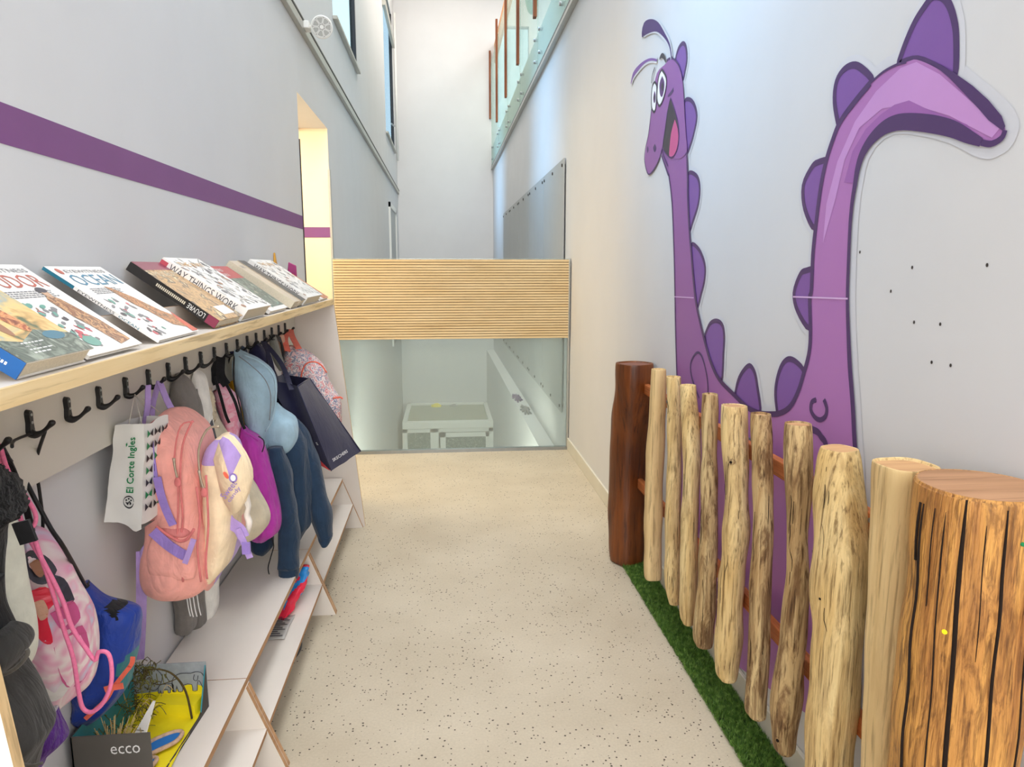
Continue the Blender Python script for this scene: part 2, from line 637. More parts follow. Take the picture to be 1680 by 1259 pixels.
    def halo(self, pts, hw, mat, canvas, lift=0):
        """clear margin around an outline: overlapping discs and bars, each a hair further out"""
        q = [Vector((p[0], p[1])) for p in pts]
        l = lift
        for i, p in enumerate(q):
            l += 2e-6
            self.ell(p.x, p.y, hw, hw, mat, canvas, l, n=12)
            n_ = q[(i + 1) % len(q)]
            t = n_ - p
            if t.length > 1e-6:
                t.normalize()
                w = Vector((-t.y, t.x)) * hw
                l += 2e-6
                self.face([self.bm.verts.new(canvas(a.x, a.y, l)) for a in (p + w, p - w, n_ - w, n_ + w)], mat)
        return self

    def text(self, s, u0, v0, w, h, mat, canvas, lift=0, rot=0):
        vs, fs = textgeo(s)
        c, sn = math.cos(rot), math.sin(rot)
        V = []
        for a, b_ in vs:
            a, b_ = a * w, b_ * h
            V.append(self.bm.verts.new(canvas(u0 + a * c - b_ * sn, v0 + a * sn + b_ * c, lift)))
        for f in fs:
            self.face([V[i] for i in f], mat)
        return self

    def build(self, name, parent=None, loc=None, bevel=0, seg=2, subsurf=0, solid=0):
        bm = self.bm
        bmesh.ops.recalc_face_normals(bm, faces=bm.faces) if not getattr(self, 'keep', False) else None
        if parent is not None:
            off = wloc(parent)
        elif loc is not None:
            off = Vector(loc)
        else:
            xs = [v.co for v in bm.verts]
            off = Vector(((min(p.x for p in xs) + max(p.x for p in xs)) / 2, (min(p.y for p in xs) + max(p.y for p in xs)) / 2, min(p.z for p in xs)))
        bmesh.ops.translate(bm, verts=bm.verts, vec=-off)
        me = bpy.data.meshes.new(name)
        bm.to_mesh(me)
        bm.free()
        for mn in self.mats:
            me.materials.append(MATS[mn])
        o = bpy.data.objects.new(name, me)
        COL.objects.link(o)
        if parent is not None:
            o.parent = parent
        else:
            o.location = off
        if bevel:
            b_ = o.modifiers.new('bevel', 'BEVEL')
            b_.width = bevel
            b_.segments = seg
            b_.limit_method = 'ANGLE'
        if solid:
            b_ = o.modifiers.new('solid', 'SOLIDIFY')
            b_.thickness = solid
            b_.offset = 0
        if subsurf:
            b_ = o.modifiers.new('sub', 'SUBSURF')
            b_.levels = b_.render_levels = subsurf
        return o


def struct(name, mb, **k):
    return tag(mb.build(name, **k), kind='structure')


def plane_canvas(o, u, v):
    o, u, v = Vector(o), Vector(u), Vector(v)
    n = u.cross(v).normalized()
    return lambda a, b_, l=0: o + u * a + v * b_ + n * l


def copy_tree(o, loc, label=None):
    c = o.copy()
    COL.objects.link(c)
    c.location = loc
    if label:
        c['label'] = label
    for ch in list(o.children):
        d = ch.copy()
        COL.objects.link(d)
        d.parent = c
        for g in list(ch.children):
            e = g.copy()
            COL.objects.link(e)
            e.parent = d
    return c

# ================================================================ THE SETTING
XL, XR, YF = -.88, 1.03, 14.7
mb = MB().box(-3.2, XR, -3, 5.74, -.25, 0, 'floor_speckle')
struct('floor', mb, loc=(0, 0, 0))
struct('floor_lower', MB().box(-1.2, 1.3, 5.74, YF, -3.6, -3.4, 'landing_grey'))
# left wall: solid boxes around its openings
mb = MB()
for y0, y1, z0, z1 in ((-3, 4.687, -3.4, 3.57), (5.862, YF, -3.4, 3.57), (4.687, 5.862, 2.58, 3.57), (-3, YF, 3.57, 3.58), (4.687, 5.862, -3.4, 0),
                       (-3, 1.8, 3.58, 7.6), (3.5, 6.4, 3.58, 7.6), (8.05, 12, 3.58, 7.6), (14.0, YF, 3.58, 7.6),
                       (1.8, 3.5, 6.1, 7.6), (6.4, 8.05, 6.1, 7.6), (12, 14.0, 6.1, 7.6), (12, 14.0, 3.58, 3.69)):
    mb.box(XL - (.05 if z0 > 3.5 else .3), XL, y0, y1, z0, z1, 'white_wall')
struct('wall_left', mb)
mb = MB().box(-3.2, XL - .3, 5.862, 6.0, 0, 2.7, 'warm_wall').box(-3.2, -3.05, 2.5, 5.862, 0, 2.7, 'warm_wall')
mb.box(-3.2, XL - .3, 2.35, 2.5, 0, 2.7, 'warm_wall').box(XL - .3, XL - .002, 5.855, 5.8622, 0, 2.58, 'warm_wall')
struct('wall_doorway_room', mb)
struct('ceiling_doorway_room', MB().box(-3.2, XL - .3, 2.35, 6.0, 2.55, 2.7, 'warm_wall'))
struct('wall_far', MB().box(XL - .3, 1.12, YF, YF + .2, -3.4, 7.6, 'white_wall').box(1.75, 3.4, YF, YF + .2, 3.9, 7.6, 'white_wall')
       .box(1.12, 1.75, YF, YF + .2, 3.9, 4.3, 'white_wall').box(1.12, 1.75, YF, YF + .2, 6.2, 7.6, 'white_wall'))
mb = MB().box(XR, XR + .2, -3, YF, -3.4, 3.55, 'white_wall')
for px_ in ([(1.488,1.504)],[(1.27,1.508)],[(1.556,1.45)],[(1.465,1.385)],[(1.382,1.387)],[(1.707,1.514)],[(1.692,1.542)],[(1.397,1.305)],[(1.34,1.306)]):
    (yy, zz), = px_
    mb.ell(yy, zz, .0035, .004, 'dark_slot', lambda a, b_, l=0: Vector((XR - .0008, a, b_)), n=8)
wr = struct('wall_right', mb)
struct('floor_gallery', MB().box(XR, 3.4, -3, YF, 3.55, 3.95, 'white_paint'))
struct('wall_gallery', MB().box(3.2, 3.4, -3, YF, 3.95, 7.6, 'white_wall'))
struct('ceiling', MB().box(XL - .3, 3.4, -3, YF + .2, 7.6, 7.75, 'white_wall'))
struct('ledge_right', MB().box(.88, XR, 5.8, YF, -3.4, -.16, 'white_wall'))
struct('baseboard_right', MB().box(XR - .014, XR, -3, 5.74, 0, .1, 'skirting'), bevel=.003)
struct('baseboard_left', MB().box(XL, XL + .012, 4.09, 4.68, 0, .08, 'skirting'), bevel=.003)
mb = MB().box(XL - .0005, XL + .0012, -2, 4.686, 1.75, 1.832, 'stripe_purple')
struct('trim_1', mb)
struct('trim_2', MB().box(-3.0, XL - .003, 5.852, 5.8545, 1.75, 1.83, 'stripe_purple'))
struct('trim_3', MB().box(XL - .01, XL + .006, 4.684, 4.694, 0, 2.3, 'dark_slot'))
struct('trim_4', MB().box(XL - .004, XL + .012, 5.815, 5.865, 0, 2.27, 'aluminium'))
# windows high in the left wall
for n_, y0, y1, z0 in ((1, 6.4, 8.05, 3.58), (2, 12.0, 14.0, 3.69), (3, 1.8, 3.5, 3.58)):
    root = thing('window_%d' % n_, (XL - .15, (y0 + y1) / 2, z0), None, None)
    root['kind'] = 'structure'
    f = MB()
    f.box(XL - .05, XL + .004, y1 - .045, y1 - .001, z0, 6.1, 'dark_frame')
    f.box(XL - .05, XL - .02, y0, y0 + .04, z0, 6.1, 'dark_frame')
    f.box(XL - .05, XL - .02, y0, y1, 6.06, 6.1, 'dark_frame')
    f.build('window_frame', root)
    MB().box(XL - .035, XL - .03, y0 + .04, y1 - .045, z0 + .01, 6.06, 'window_glass').build('pane', root)
    MB().box(XL - .049, XL + .04, y0 - .02, y1 + .02, z0 - .03, z0, 'aluminium').build('window_sill', root, bevel=.004)
    if n_ == 2:
        MB().box(XL, XL + .05, y0 - .1, y1 + .1, 5.55, 5.68, 'aluminium').build('blind_box', root, bevel=.005)
        MB().tube([(XL + .02, 13.0, 4.0), (XL + .06, 13.2, 4.0)], .015, 'steel').build('handle', root)
root = thing('window_4', (1.43, YF + .1, 4.3), None, None)
root['kind'] = 'structure'
MB().box(1.12, 1.75, YF + .08, YF + .09, 4.3, 6.2, 'window_glass').build('pane', root)
# door far on the left wall
root = thing('door_1', (XL, 12.9, .2), None, None)
root['kind'] = 'structure'
f = MB()
f.box(XL, XL + .03, 12.1, 12.2, .2, 2.6, 'white_paint').box(XL, XL + .03, 13.6, 13.7, .2, 2.6, 'white_paint').box(XL, XL + .03, 12.1, 13.7, 2.52, 2.6, 'white_paint')
f.build('door_frame', root)
MB().box(XL, XL + .012, 12.2, 13.6, .2, 2.52, 'panel_grey').build('door_leaf', root)

# grey panels on the right wall beyond the barrier
pr = None
for k in range(5):
    y0 = 6.0 + 1.2 * k
    lab = 'grey wall panel on the right wall above the stairs, ' + ('nearest the glass barrier', 'second along from the barrier', 'in the middle of the row of five',
                                                                     'fourth along from the barrier', 'last of the row, nearest the far wall')[k]
    if not pr:
        pr = thing('wall_panel', (XR, y0, .26), lab, 'wall panel', 'grey panels along the stair wall')
        MB().box(XR - .022, XR - .012, y0 + .006, y0 + 1.194, .26, 2.41, 'panel_grey').build('sheet', pr, bevel=.002)
        for zz in (.31, 2.36):
            for yy in (.07, .6, 1.13):
                MB().tube([(XR - .03, y0 + yy, zz), (XR, y0 + yy, zz)], .014, 'dark_slot', 10).build('bolt', pr)
    else:
        copy_tree(pr, (XR, y0, .26), lab)
# lighting track and spotlight
root = thing('lighting_track', (XL, 8, 2.98), 'long grey lighting track with black slot high on the left wall', 'lighting track')
MB().box(XL, XL + .032, .5, YF, 2.98, 3.035, 'aluminium').build('rail', root, bevel=.003)
MB().box(XL + .004, XL + .034, .5, YF, 3.036, 3.05, 'dark_slot').build('slot', root)
MB().box(XL, XL + .03, .5, YF, 3.051, 3.066, 'aluminium').build('rail', root, bevel=.002)
ly, lz = 4.88, 3.015
root = thing('spotlight', (XL, ly, lz), 'round white spotlight head on a short arm clipped to the wall track', 'spotlight')
MB().box(XL + .03, XL + .065, ly - .05, ly + .05, lz - .02, lz + .025, 'white_plastic').build('adapter', root, bevel=.006)
MB().tube([(XL + .06, ly, lz), (XL + .1, ly, lz + .005), (XL + .14, ly - .01, lz + .004)], [.012, .009, .008], 'white_plastic', 10, sm=4).build('arm', root)
hc = Vector((-.742, ly, lz + .002))
fd = Vector((.12, -1, -.28)).normalized()
MB().tube([hc - fd * .035, hc - fd * .03, hc + fd * .012, hc + fd * .016], [.05, .064, .068, .062], 'white_plastic', 40).build('housing', root)
f = MB()
u_ = fd.cross(Vector((0, 0, 1))).normalized()
w_ = u_.cross(fd).normalized()
cv = lambda a, b_, l=0: hc + fd * (.0165 + l) + u_ * a + w_ * b_
f.ell(0, 0, .06, .06, 'grey_plastic', cv, 0, n=36)
for i in range(7):
    a0 = i * 2 * math.pi / 7
    pts = [(r_ * math.cos(a0 + t), r_ * math.sin(a0 + t)) for r_, t in ((.024, .12), (.054, .1), (.056, .45), (.054, .8), (.024, .78), (.02, .45))]
    f.line(pts, .0016, 'white_plastic', cv, .002, closed=True)
f.ell(0, 0, .012, .012, 'white_plastic', cv, .003)
f.build('lens', root)
tag(MB().tube([(XL + .03, 14.5, 3.6), (XL + .03, 14.5, 6.3)], .022, 'white_paint', 10).build('water_pipe'), 'thin white vertical pipe in the far left corner of the stair hall', 'pipe')

# glass balustrade of the upper gallery with timber battens
jn = [4.3, 6.0, 7.68, 9.37, 11.1, 12.9, 14.68]
for k in range(6):
    a, c = jn[k], jn[k + 1]
    root = thing('balustrade_panel', (1.0, a, 3.55), 'greenish glass gallery balustrade panel, ' + (
        'nearest the viewer', 'second from the viewer', 'third from the viewer', 'fourth from the viewer', 'fifth from the viewer', 'farthest, touching the end wall')[k],
        'glass balustrade', 'glass panels along the upper gallery')
    MB().box(.998, 1.01, a + .006, c - .006, 3.52, 5.5, 'balcony_glass').build('pane', root)
    for yy in (a + .18, c - .18):
        for zz in (3.66, 3.88):
            MB().tube([(.985, yy, zz), (1.03, yy, zz)], .018, 'steel', 12).build('bolt', root)
tag(MB().box(.99, 1.029, -1, 14.68, 3.5, 3.53, 'dark_frame').box(.985, 1.029, -1, 14.68, 3.47, 3.5, 'aluminium').build('edge_profile'), 'dark metal channel under the gallery glass balustrade', 'metal channel')
for k, yy in enumerate(jn[1:]):
    tag(MB().box(.955, .99, yy - .04, yy + .04, 4.04 if yy < 14 else 4.45, 5.72, 'batten').build('timber_batten', bevel=.003),
        'upright brown timber batten on the gallery glass, ' + ('nearest the viewer', 'second from the viewer', 'third from the viewer', 'fourth from the viewer', 'fifth from the viewer', 'farthest, at the end wall')[k],
        'batten', 'timber battens along the gallery')
tag(MB().box(1.06, 1.1, 3, 14.68, 5.5, 5.85, 'timber_beam').build('handrail_board'), 'tan timber board running along behind the gallery battens', 'board')
root = thing('globe_lamp', (1.3, 10.6, 5.25), 'pale green oval lamp hanging in the upper gallery', 'lamp')
MB().loft([(1.3, 10.6, 5.58, .01, .01), (1.3, 10.6, 5.52, .06, .06), (1.3, 10.6, 5.3, .1, .1), (1.3, 10.6, 5.1, .06, .06), (1.3, 10.6, 5.05, .01, .01)], 'ink_green', n=24, expo=2).build('lamp_shade', root)
MB().tube([(1.3, 10.6, 5.57), (1.3, 10.6, 7.6)], .004, 'dark_slot').build('cable', root)

# glass barrier with slatted timber band
root = thing('stair_barrier', (.07, 5.72, 0), 'full-width stair barrier of clear glass with a horizontal slatted timber band', 'barrier')
MB().box(XL + .01, 1.015, 5.735, 5.75, .02, 1.585, 'barrier_glass').build('pane', root)
f = MB()
N = 30
for i in range(N):
    z0 = .945 + i * .632 / N
    f.box(XL + .025, 1.008, 5.69, 5.725, z0 + .0025, z0 + .632 / N - .0025, 'slat_wood')
f.box(XL + .025, 1.008, 5.722, 5.732, .945, 1.577, 'ply_edge_brown')
f.build('slat_band', root)
MB().box(XL + .01, 1.02, 5.72, 5.765, 0, .025, 'steel').box(1.009, 1.024, 5.72, 5.76, .02, 1.585, 'aluminium').build('frame', root)

# glazed entrance lobby seen below through the barrier
root = thing('entrance_lobby', (.05, 12.84, -3.4), 'white lobby box with grey roof and glazed door below, behind the glass barrier', 'lobby')
MB().box(-.78, .87, 12.84, YF, -1.36, -1.31, 'landing_grey').build('roof', root)
f = MB().box(-.79, .88, 12.78, 12.92, -1.40, -1.27, 'white_paint').box(-.79, -.7, 12.92, YF, -1.36, -1.27, 'white_paint').box(.8, .88, 12.92, YF, -1.36, -1.27, 'white_paint')
f.box(-.79, .88, YF - .08, YF, -1.36, -1.27, 'white_paint')
f.build('roof_trim', root, bevel=.01)
MB().box(-.79, -.7, 12.8, 12.9, -3.4, -1.4, 'white_paint').box(-.28, -.13, 12.8, 12.9, -3.4, -1.4, 'white_paint').box(.8, .88, 12.8, 12.9, -3.4, -1.4, 'white_paint').box(-.79, .88, 12.8, 12.9, -1.47, -1.4, 'white_paint').build('frame', root)
MB().box(-.7, -.28, 12.85, 12.86, -2.5, -1.47, 'cover_green').build('pane', root)
d = MB().box(-.1, 0, 12.78, 12.86, -3.4, -1.48, 'white_paint').box(.74, .8, 12.78, 12.86, -3.4, -1.48, 'white_paint').box(-.1, .8, 12.78, 12.86, -1.56, -1.48, 'white_paint').build('door_leaf', root)
MB().box(0, .74, 12.82, 12.83, -2.6, -1.56, 'cover_green').build('pane', d)
tag(MB().loft([(-.18, 14.45, -1.24, .03, .03), (-.18, 14.45, -1.27, .09, .05), (-.18, 14.45, -1.31, .1, .06)], 'sun_yellow', n=16, ns=.02, nscale=20).build('crumpled_rag'), 'small yellow crumpled scrap on the grey lobby roof', 'scrap')
tag(MB().loft([(.18, 14.5, -1.27, .03, .02), (.18, 14.5, -1.31, .1, .05)], 'grey_plastic', n=16, ns=.02, nscale=20, seed=2).build('crumpled_paper'), 'small grey crumpled scrap on the lobby roof beside the yellow one', 'scrap')
for k, (yy, xx) in enumerate(((9.0, .93), (8.2, .95))):
    f = MB()
    for q in range(5):
        a = q * 1.3 + k
        f.tube([(xx - .06 * math.cos(a), yy - .3 * math.sin(a), -.155), (xx, yy, -.13), (xx + .05 * math.cos(a), yy + .25 * math.sin(a), -.15)], .012, ('ink_eye', 'ink_grey')[k], 6, sm=3)
    tag(f.build('tangled_cable'), ('purple-grey tangle of cable lying on the white ledge beyond the glass', 'pale grey tangle of cable lying on the ledge nearer the glass')[k], 'cable')

# ================================================================ DINOSAUR DECAL ON THE RIGHT WALL
wc = lambda a, b_, l=0: Vector((XR - .0008 - l, a, b_))
root = thing('dinosaur_decal', (XR, 2.2, 1.0), 'large purple cartoon dinosaur sticker with long neck and raised tail on the right wall', 'wall sticker')
body = [(3.325,2.433),(3.255,2.424),(3.201,2.4),(3.166,2.377),(3.111,2.316),(3.075,2.238),(3.053,2.15),(3.027,2.059),(2.998,1.965),(2.979,1.883),(2.967,1.798),(2.933,1.666),(2.894,1.557),(2.861,1.463),(2.813,1.358),(2.744,1.269),(2.689,1.204),(2.628,1.144),(2.542,1.093),(2.391,1.057),(2.28,1.034),(2.186,1.034),(2.101,1.048),(2.041,1.064),(1.984,1.096),(1.943,1.149),(1.919,1.205),(1.903,1.245),(1.897,1.274),(1.898,1.334),(1.913,1.419),(1.907,1.443),(1.912,1.539),(1.907,1.616),(1.896,1.71),(1.877,1.783),(1.849,1.837),(1.819,1.876),(1.758,1.912),(1.696,1.941),(1.65,1.953),(1.601,1.956),(1.556,1.952),(1.531,1.948),(1.481,1.923),(1.433,1.894),(1.397,1.871),(1.345,1.831),(1.304,1.799),(1.27,1.77),(1.257,1.751),(1.263,1.74),(1.287,1.734),(1.314,1.741),(1.353,1.761),(1.397,1.782),(1.461,1.804),(1.539,1.826),(1.591,1.834),(1.633,1.83),(1.676,1.812),(1.707,1.783),(1.723,1.75),(1.729,1.713),(1.735,1.684),(1.738,1.622),(1.733,1.52),(1.725,1.425),(1.709,1.337),(1.691,1.255),(1.664,1.155),(1.645,1.071),(1.63,1.02),(1.591,0.81),(1.56,0.345),(1.76,0.235),(2.838,0.017),(2.976,0.645),(3.018,1.019),(3.037,1.112),(3.064,1.243),(3.091,1.406),(3.127,1.599),(3.174,1.791),(3.233,1.926),(3.251,1.931),(3.353,2.026),(3.45,2.126),(3.543,2.242),(3.501,2.318),(3.458,2.377),(3.35,2.411)]
spikes = [[(3.201,2.392),(3.2,2.412),(3.166,2.443),(3.111,2.448),(3.07,2.422),(3.05,2.37),(3.066,2.329),(3.094,2.299),(3.139,2.348)],
          [(3.049,2.117),(3.061,2.198),(2.999,2.196),(2.936,2.16),(2.902,2.108),(2.924,2.056),(2.962,2.011),(3.008,1.991)],
          [(2.969,1.783),(2.981,1.893),(2.882,1.876),(2.837,1.83),(2.842,1.763),(2.896,1.698),(2.936,1.666)],
          [(2.881,1.505),(2.907,1.6),(2.814,1.578),(2.744,1.52),(2.737,1.463),(2.767,1.406),(2.813,1.353)],
          [(2.706,1.245),(2.661,1.29),(2.6,1.307),(2.54,1.297),(2.515,1.258),(2.514,1.193),(2.521,1.089),(2.614,1.131),(2.686,1.197)],
          [(2.392,1.054),(2.371,1.113),(2.33,1.155),(2.284,1.178),(2.244,1.161),(2.218,1.119),(2.186,1.034),(2.28,1.03)],
          [(2.065,1.055),(2.086,1.111),(2.083,1.159),(2.058,1.209),(2.018,1.234),(1.968,1.231),(1.922,1.206),(1.942,1.144),(1.99,1.087)],
          [(1.904,1.502),(1.943,1.497),(1.978,1.486),(2.009,1.431),(1.982,1.381),(1.909,1.336),(1.9,1.402)],
          [(1.875,1.79),(1.919,1.79),(1.952,1.782),(1.995,1.736),(1.977,1.67),(1.915,1.613),(1.899,1.684)],
          [(1.69,1.946),(1.727,1.976),(1.773,2.002),(1.82,2.005),(1.854,1.984),(1.857,1.934),(1.827,1.867),(1.809,1.866),(1.745,1.912)],
          [(1.597,1.956),(1.577,1.994),(1.551,2.029),(1.522,2.051),(1.496,2.063),(1.468,2.053),(1.447,2.034),(1.427,2),(1.413,1.957),(1.407,1.882),(1.447,1.904),(1.531,1.948)]]
f = MB()
def grow(pts, d):
    c = (sum(p[0] for p in pts) / len(pts), sum(p[1] for p in pts) / len(pts))
    return [(c[0] + (p[0] - c[0]) * (1 + d), c[1] + (p[1] - c[1]) * (1 + d)) for p in pts]
for s in spikes:
    f.halo(smooth_path(list(s) + [s[0]], 3)[:-1], .024, 'film', wc, .0006)
f.halo(body, .030, 'film', wc, .0003)
f.build('clear_border', root)
for s in spikes:
    f = MB()
    q = [tuple(p) for p in smooth_path(list(s) + [s[0]], 4)][:-1]
    f.poly(q, 'ink_spike', wc, .0012)
    f.line(q, .0085, 'ink_outline', wc, .0018, sm=0, closed=True)
    f.build('spike', root)
f = MB()
q = [tuple(p) for p in smooth_path(list(body) + [body[0]], 3)][:-1]
f.poly(q, 'ink_body', wc, .0024)
# lighter and darker painted bands of the tail
f.poly([(1.864,1.569),(1.86,1.673),(1.82,1.777),(1.752,1.863),(1.671,1.916),(1.584,1.945),(1.53,1.943),(1.45,1.897),(1.345,1.817),(1.27,1.757),(1.288,1.743),(1.411,1.808),(1.53,1.855),(1.641,1.871),(1.731,1.844),(1.786,1.777),(1.818,1.677)], 'ink_violet_light', wc, .0030)
f.poly([(1.728,1.713),(1.717,1.767),(1.675,1.811),(1.632,1.829),(1.59,1.835),(1.46,1.804),(1.397,1.782),(1.354,1.76),(1.321,1.746),(1.356,1.78),(1.421,1.809),(1.492,1.841),(1.544,1.867),(1.595,1.869),(1.647,1.858),(1.702,1.836),(1.752,1.793),(1.781,1.719)], 'ink_violet_mid', wc, .0031)
f.build('body', root)
f = MB()
ll = lambda pts, w: f.line(pts, w, 'ink_outline', wc, .0038)
ll([(3.353,2.026),(3.251,1.931),(3.231,1.915),(3.174,1.791),(3.127,1.599),(3.091,1.406),(3.064,1.243),(3.037,1.112),(3.018,1.019),(2.986,0.81),(2.955,0.539),(2.859,0.064)], .006)
ll([(3.325,2.433),(3.255,2.424),(3.166,2.377),(3.111,2.316),(3.075,2.238),(3.053,2.15),(3.027,2.059),(2.998,1.965),(2.979,1.883),(2.967,1.798),(2.933,1.666),(2.894,1.557),(2.861,1.463),(2.813,1.358),(2.744,1.269),(2.689,1.204),(2.628,1.144),(2.542,1.093),(2.391,1.057),(2.28,1.034),(2.186,1.034),(2.101,1.048),(2.041,1.064),(1.984,1.096),(1.943,1.149),(1.919,1.205),(1.903,1.245),(1.895,1.283),(1.898,1.334),(1.913,1.419),(1.907,1.443),(1.912,1.539),(1.907,1.616),(1.896,1.71),(1.877,1.783),(1.849,1.837),(1.819,1.876),(1.758,1.912),(1.696,1.941)], .009)
ll([(1.696,1.941),(1.65,1.953),(1.601,1.956),(1.564,1.952)], .003)
f.poly([(1.482,1.934),(1.449,1.915),(1.408,1.89),(1.351,1.851),(1.305,1.814),(1.268,1.778),(1.257,1.758),(1.261,1.75),(1.3,1.777),(1.329,1.804),(1.382,1.85),(1.419,1.882),(1.457,1.911)], 'ink_outline', wc, .0037)
ll([(1.256,1.751),(1.263,1.738),(1.287,1.732),(1.313,1.739)], .006)
f.line([(1.313,1.739),(1.353,1.758),(1.396,1.779),(1.46,1.801),(1.538,1.821),(1.59,1.828),(1.633,1.824),(1.675,1.807),(1.707,1.78),(1.723,1.747),(1.73,1.706),(1.736,1.669),(1.738,1.61),(1.733,1.52),(1.725,1.425),(1.709,1.337),(1.691,1.255),(1.664,1.155),(1.645,1.071),(1.616,0.96),(1.591,0.81)], [.008, .013, .016, .018, .018, .018, .017, .015, .013, .011, .009, .008, .007, .007, .007, .008, .009, .009, .009, .009, .009], 'ink_outline', wc, .0038)
ll([(2.643,1.022),(2.656,1.074),(2.7,1.133),(2.749,1.165),(2.802,1.156),(2.853,1.107),(2.826,1.048),(2.735,0.984)], .005)
ll([(1.842,1.142),(1.864,1.131),(1.866,1.109),(1.843,1.093),(1.814,1.091),(1.789,1.106),(1.785,1.129),(1.802,1.15)], .007)
ll([(1.864,1.055),(1.823,1.055),(1.801,1.045),(1.778,1.033),(1.736,0.975)], .010)
ll([(1.806,0.713),(1.728,0.733),(1.646,0.779)], .004)
f.line([(3.093,1.379),(2.845,1.384)], .0022, 'ink_seam', wc, .0045, sm=0)
f.line([(2.008,1.42),(1.722,1.426)], .0022, 'ink_seam', wc, .0045, sm=0)
f.build('outline', root)
f = MB()
hd = [(3.356,2.426),(3.261,2.425),(3.166,2.378),(3.102,2.314),(3.071,2.236),(3.046,2.148),(3.017,2.055),(3,1.988),(3.101,1.973),(3.245,2.01),(3.347,2.055),(3.388,2.016),(3.465,1.98),(3.562,1.968),(3.631,2.037),(3.627,2.093),(3.583,2.156),(3.553,2.233),(3.541,2.274),(3.529,2.342),(3.467,2.42)]
q = [tuple(p) for p in smooth_path(list(hd) + [hd[0]], 3)][:-1]
f.poly(q, 'ink_body', wc, .0042)
f.line([(3.541,2.274),(3.553,2.233),(3.583,2.156),(3.632,2.094),(3.634,2.038),(3.562,1.968),(3.465,1.98),(3.388,2.016),(3.347,2.055),(3.334,2.079)], .004, 'ink_outline', wc, .0048)
f.line([(3.285,2.273),(3.244,2.276),(3.205,2.285)], [.004, .009, .008], 'ink_outline', wc, .0048)
f.line([(3.347,2.052),(3.309,2.01),(3.25,1.963)], .004, 'ink_outline', wc, .0048)
for cu, cv_, a, c in ((235, 935, 12, 30), (186, 945, 7, 24)):
    (p0, p1) = [(4.213,2.939),(4.21,2.937)]
    pass
for s in ([(3.466,2.098),(3.491,2.082),(3.462,2.057),(3.438,2.073)], [(3.587,2.108),(3.601,2.093),(3.584,2.073),(3.57,2.088)]):
    q = [tuple(p) for p in smooth_path(list(s) + [s[0]], 4)][:-1]
    f.poly(q, 'ink_outline', wc, .0048)
f.build('head', root)
f = MB()
q = [tuple(p) for p in smooth_path([(3.242,2.257),(3.174,2.187),(3.124,2.122),(3.107,2.059),(3.134,2.009),(3.202,1.994),(3.289,2.027),(3.333,2.066),(3.306,2.138),(3.278,2.209),(3.242,2.257)], 3)][:-1]
f.poly(q, 'ink_black', wc, .0052)
f.line(q, .003, 'ink_outline', wc, .0058, sm=0, closed=True)
f.build('mouth', root)
f = MB()
f.poly([tuple(p) for p in smooth_path([(3.17,2.151),(3.214,2.103),(3.229,2.049),(3.232,2.007),(3.192,1.995),(3.138,2.012),(3.112,2.054),(3.127,2.105),(3.17,2.151)], 3)][:-1], 'ink_tongue', wc, .0056)
f.build('tongue', root)
for el, pl, pp in (([(3.387,2.415),(3.316,2.362),(3.317,2.312),(3.36,2.271),(3.408,2.259),(3.448,2.297),(3.446,2.362),(3.424,2.402)], [(3.377,2.384),(3.341,2.349),(3.343,2.312),(3.371,2.29),(3.405,2.313),(3.415,2.361)], [(3.372,2.357),(3.352,2.333),(3.365,2.314),(3.387,2.338)]),
               ([(3.496,2.387),(3.46,2.359),(3.458,2.299),(3.472,2.256),(3.5,2.252),(3.537,2.284),(3.544,2.346),(3.528,2.379)], [(3.494,2.347),(3.472,2.322),(3.476,2.294),(3.497,2.292),(3.512,2.318)], [(3.492,2.33),(3.481,2.314),(3.489,2.303),(3.502,2.317)])):
    f = MB()
    q = [tuple(p) for p in smooth_path(list(el) + [el[0]], 3)][:-1]
    f.poly(q, 'ink_white', wc, .0054)
    f.line(q, .0055, 'ink_black', wc, .0060, sm=0, closed=True)
    f.poly([tuple(p) for p in smooth_path(list(pl) + [pl[0]], 3)][:-1], 'ink_eye', wc, .0058)
    f.poly([tuple(p) for p in smooth_path(list(pp) + [pp[0]], 3)][:-1], 'ink_black', wc, .0062)
    f.build('eye', root)
f = MB()
f.line([(3.501,2.455),(3.539,2.431),(3.552,2.395)], .005, 'ink_black', wc, .0056)
f.build('eyebrow', root)
f = MB()
f.line([(3.431,2.472),(3.399,2.479),(3.36,2.463),(3.33,2.431)], [.006, .01, .01, .004], 'ink_black', wc, .0056)
f.build('eyebrow', root)
f = MB()
f.line([(3.74,2.663),(3.717,2.692),(3.601,2.672),(3.478,2.628),(3.359,2.552),(3.283,2.489),(3.249,2.428)], [.012, .032, .030, .020, .009, .006, .005], 'ink_antenna', wc, .0050)
f.line([(3.74,2.663),(3.717,2.692),(3.601,2.672),(3.478,2.628),(3.359,2.552),(3.283,2.489),(3.249,2.428)], [.022, .04, .036, .028, .02, .016, .014], 'film', wc, .0044)
f.build('antenna', root)
f = MB()
f.line([(3.947,2.49),(3.898,2.523),(3.794,2.532),(3.674,2.528),(3.571,2.51),(3.473,2.479)], [.006, .014, .012, .007, .006, .005], 'ink_spike', wc, .0050)
f.line([(3.947,2.49),(3.898,2.523),(3.794,2.532),(3.674,2.528),(3.571,2.51),(3.473,2.479)], [.018, .026, .024, .018, .016, .014], 'film', wc, .0044)
f.build('antenna', root)

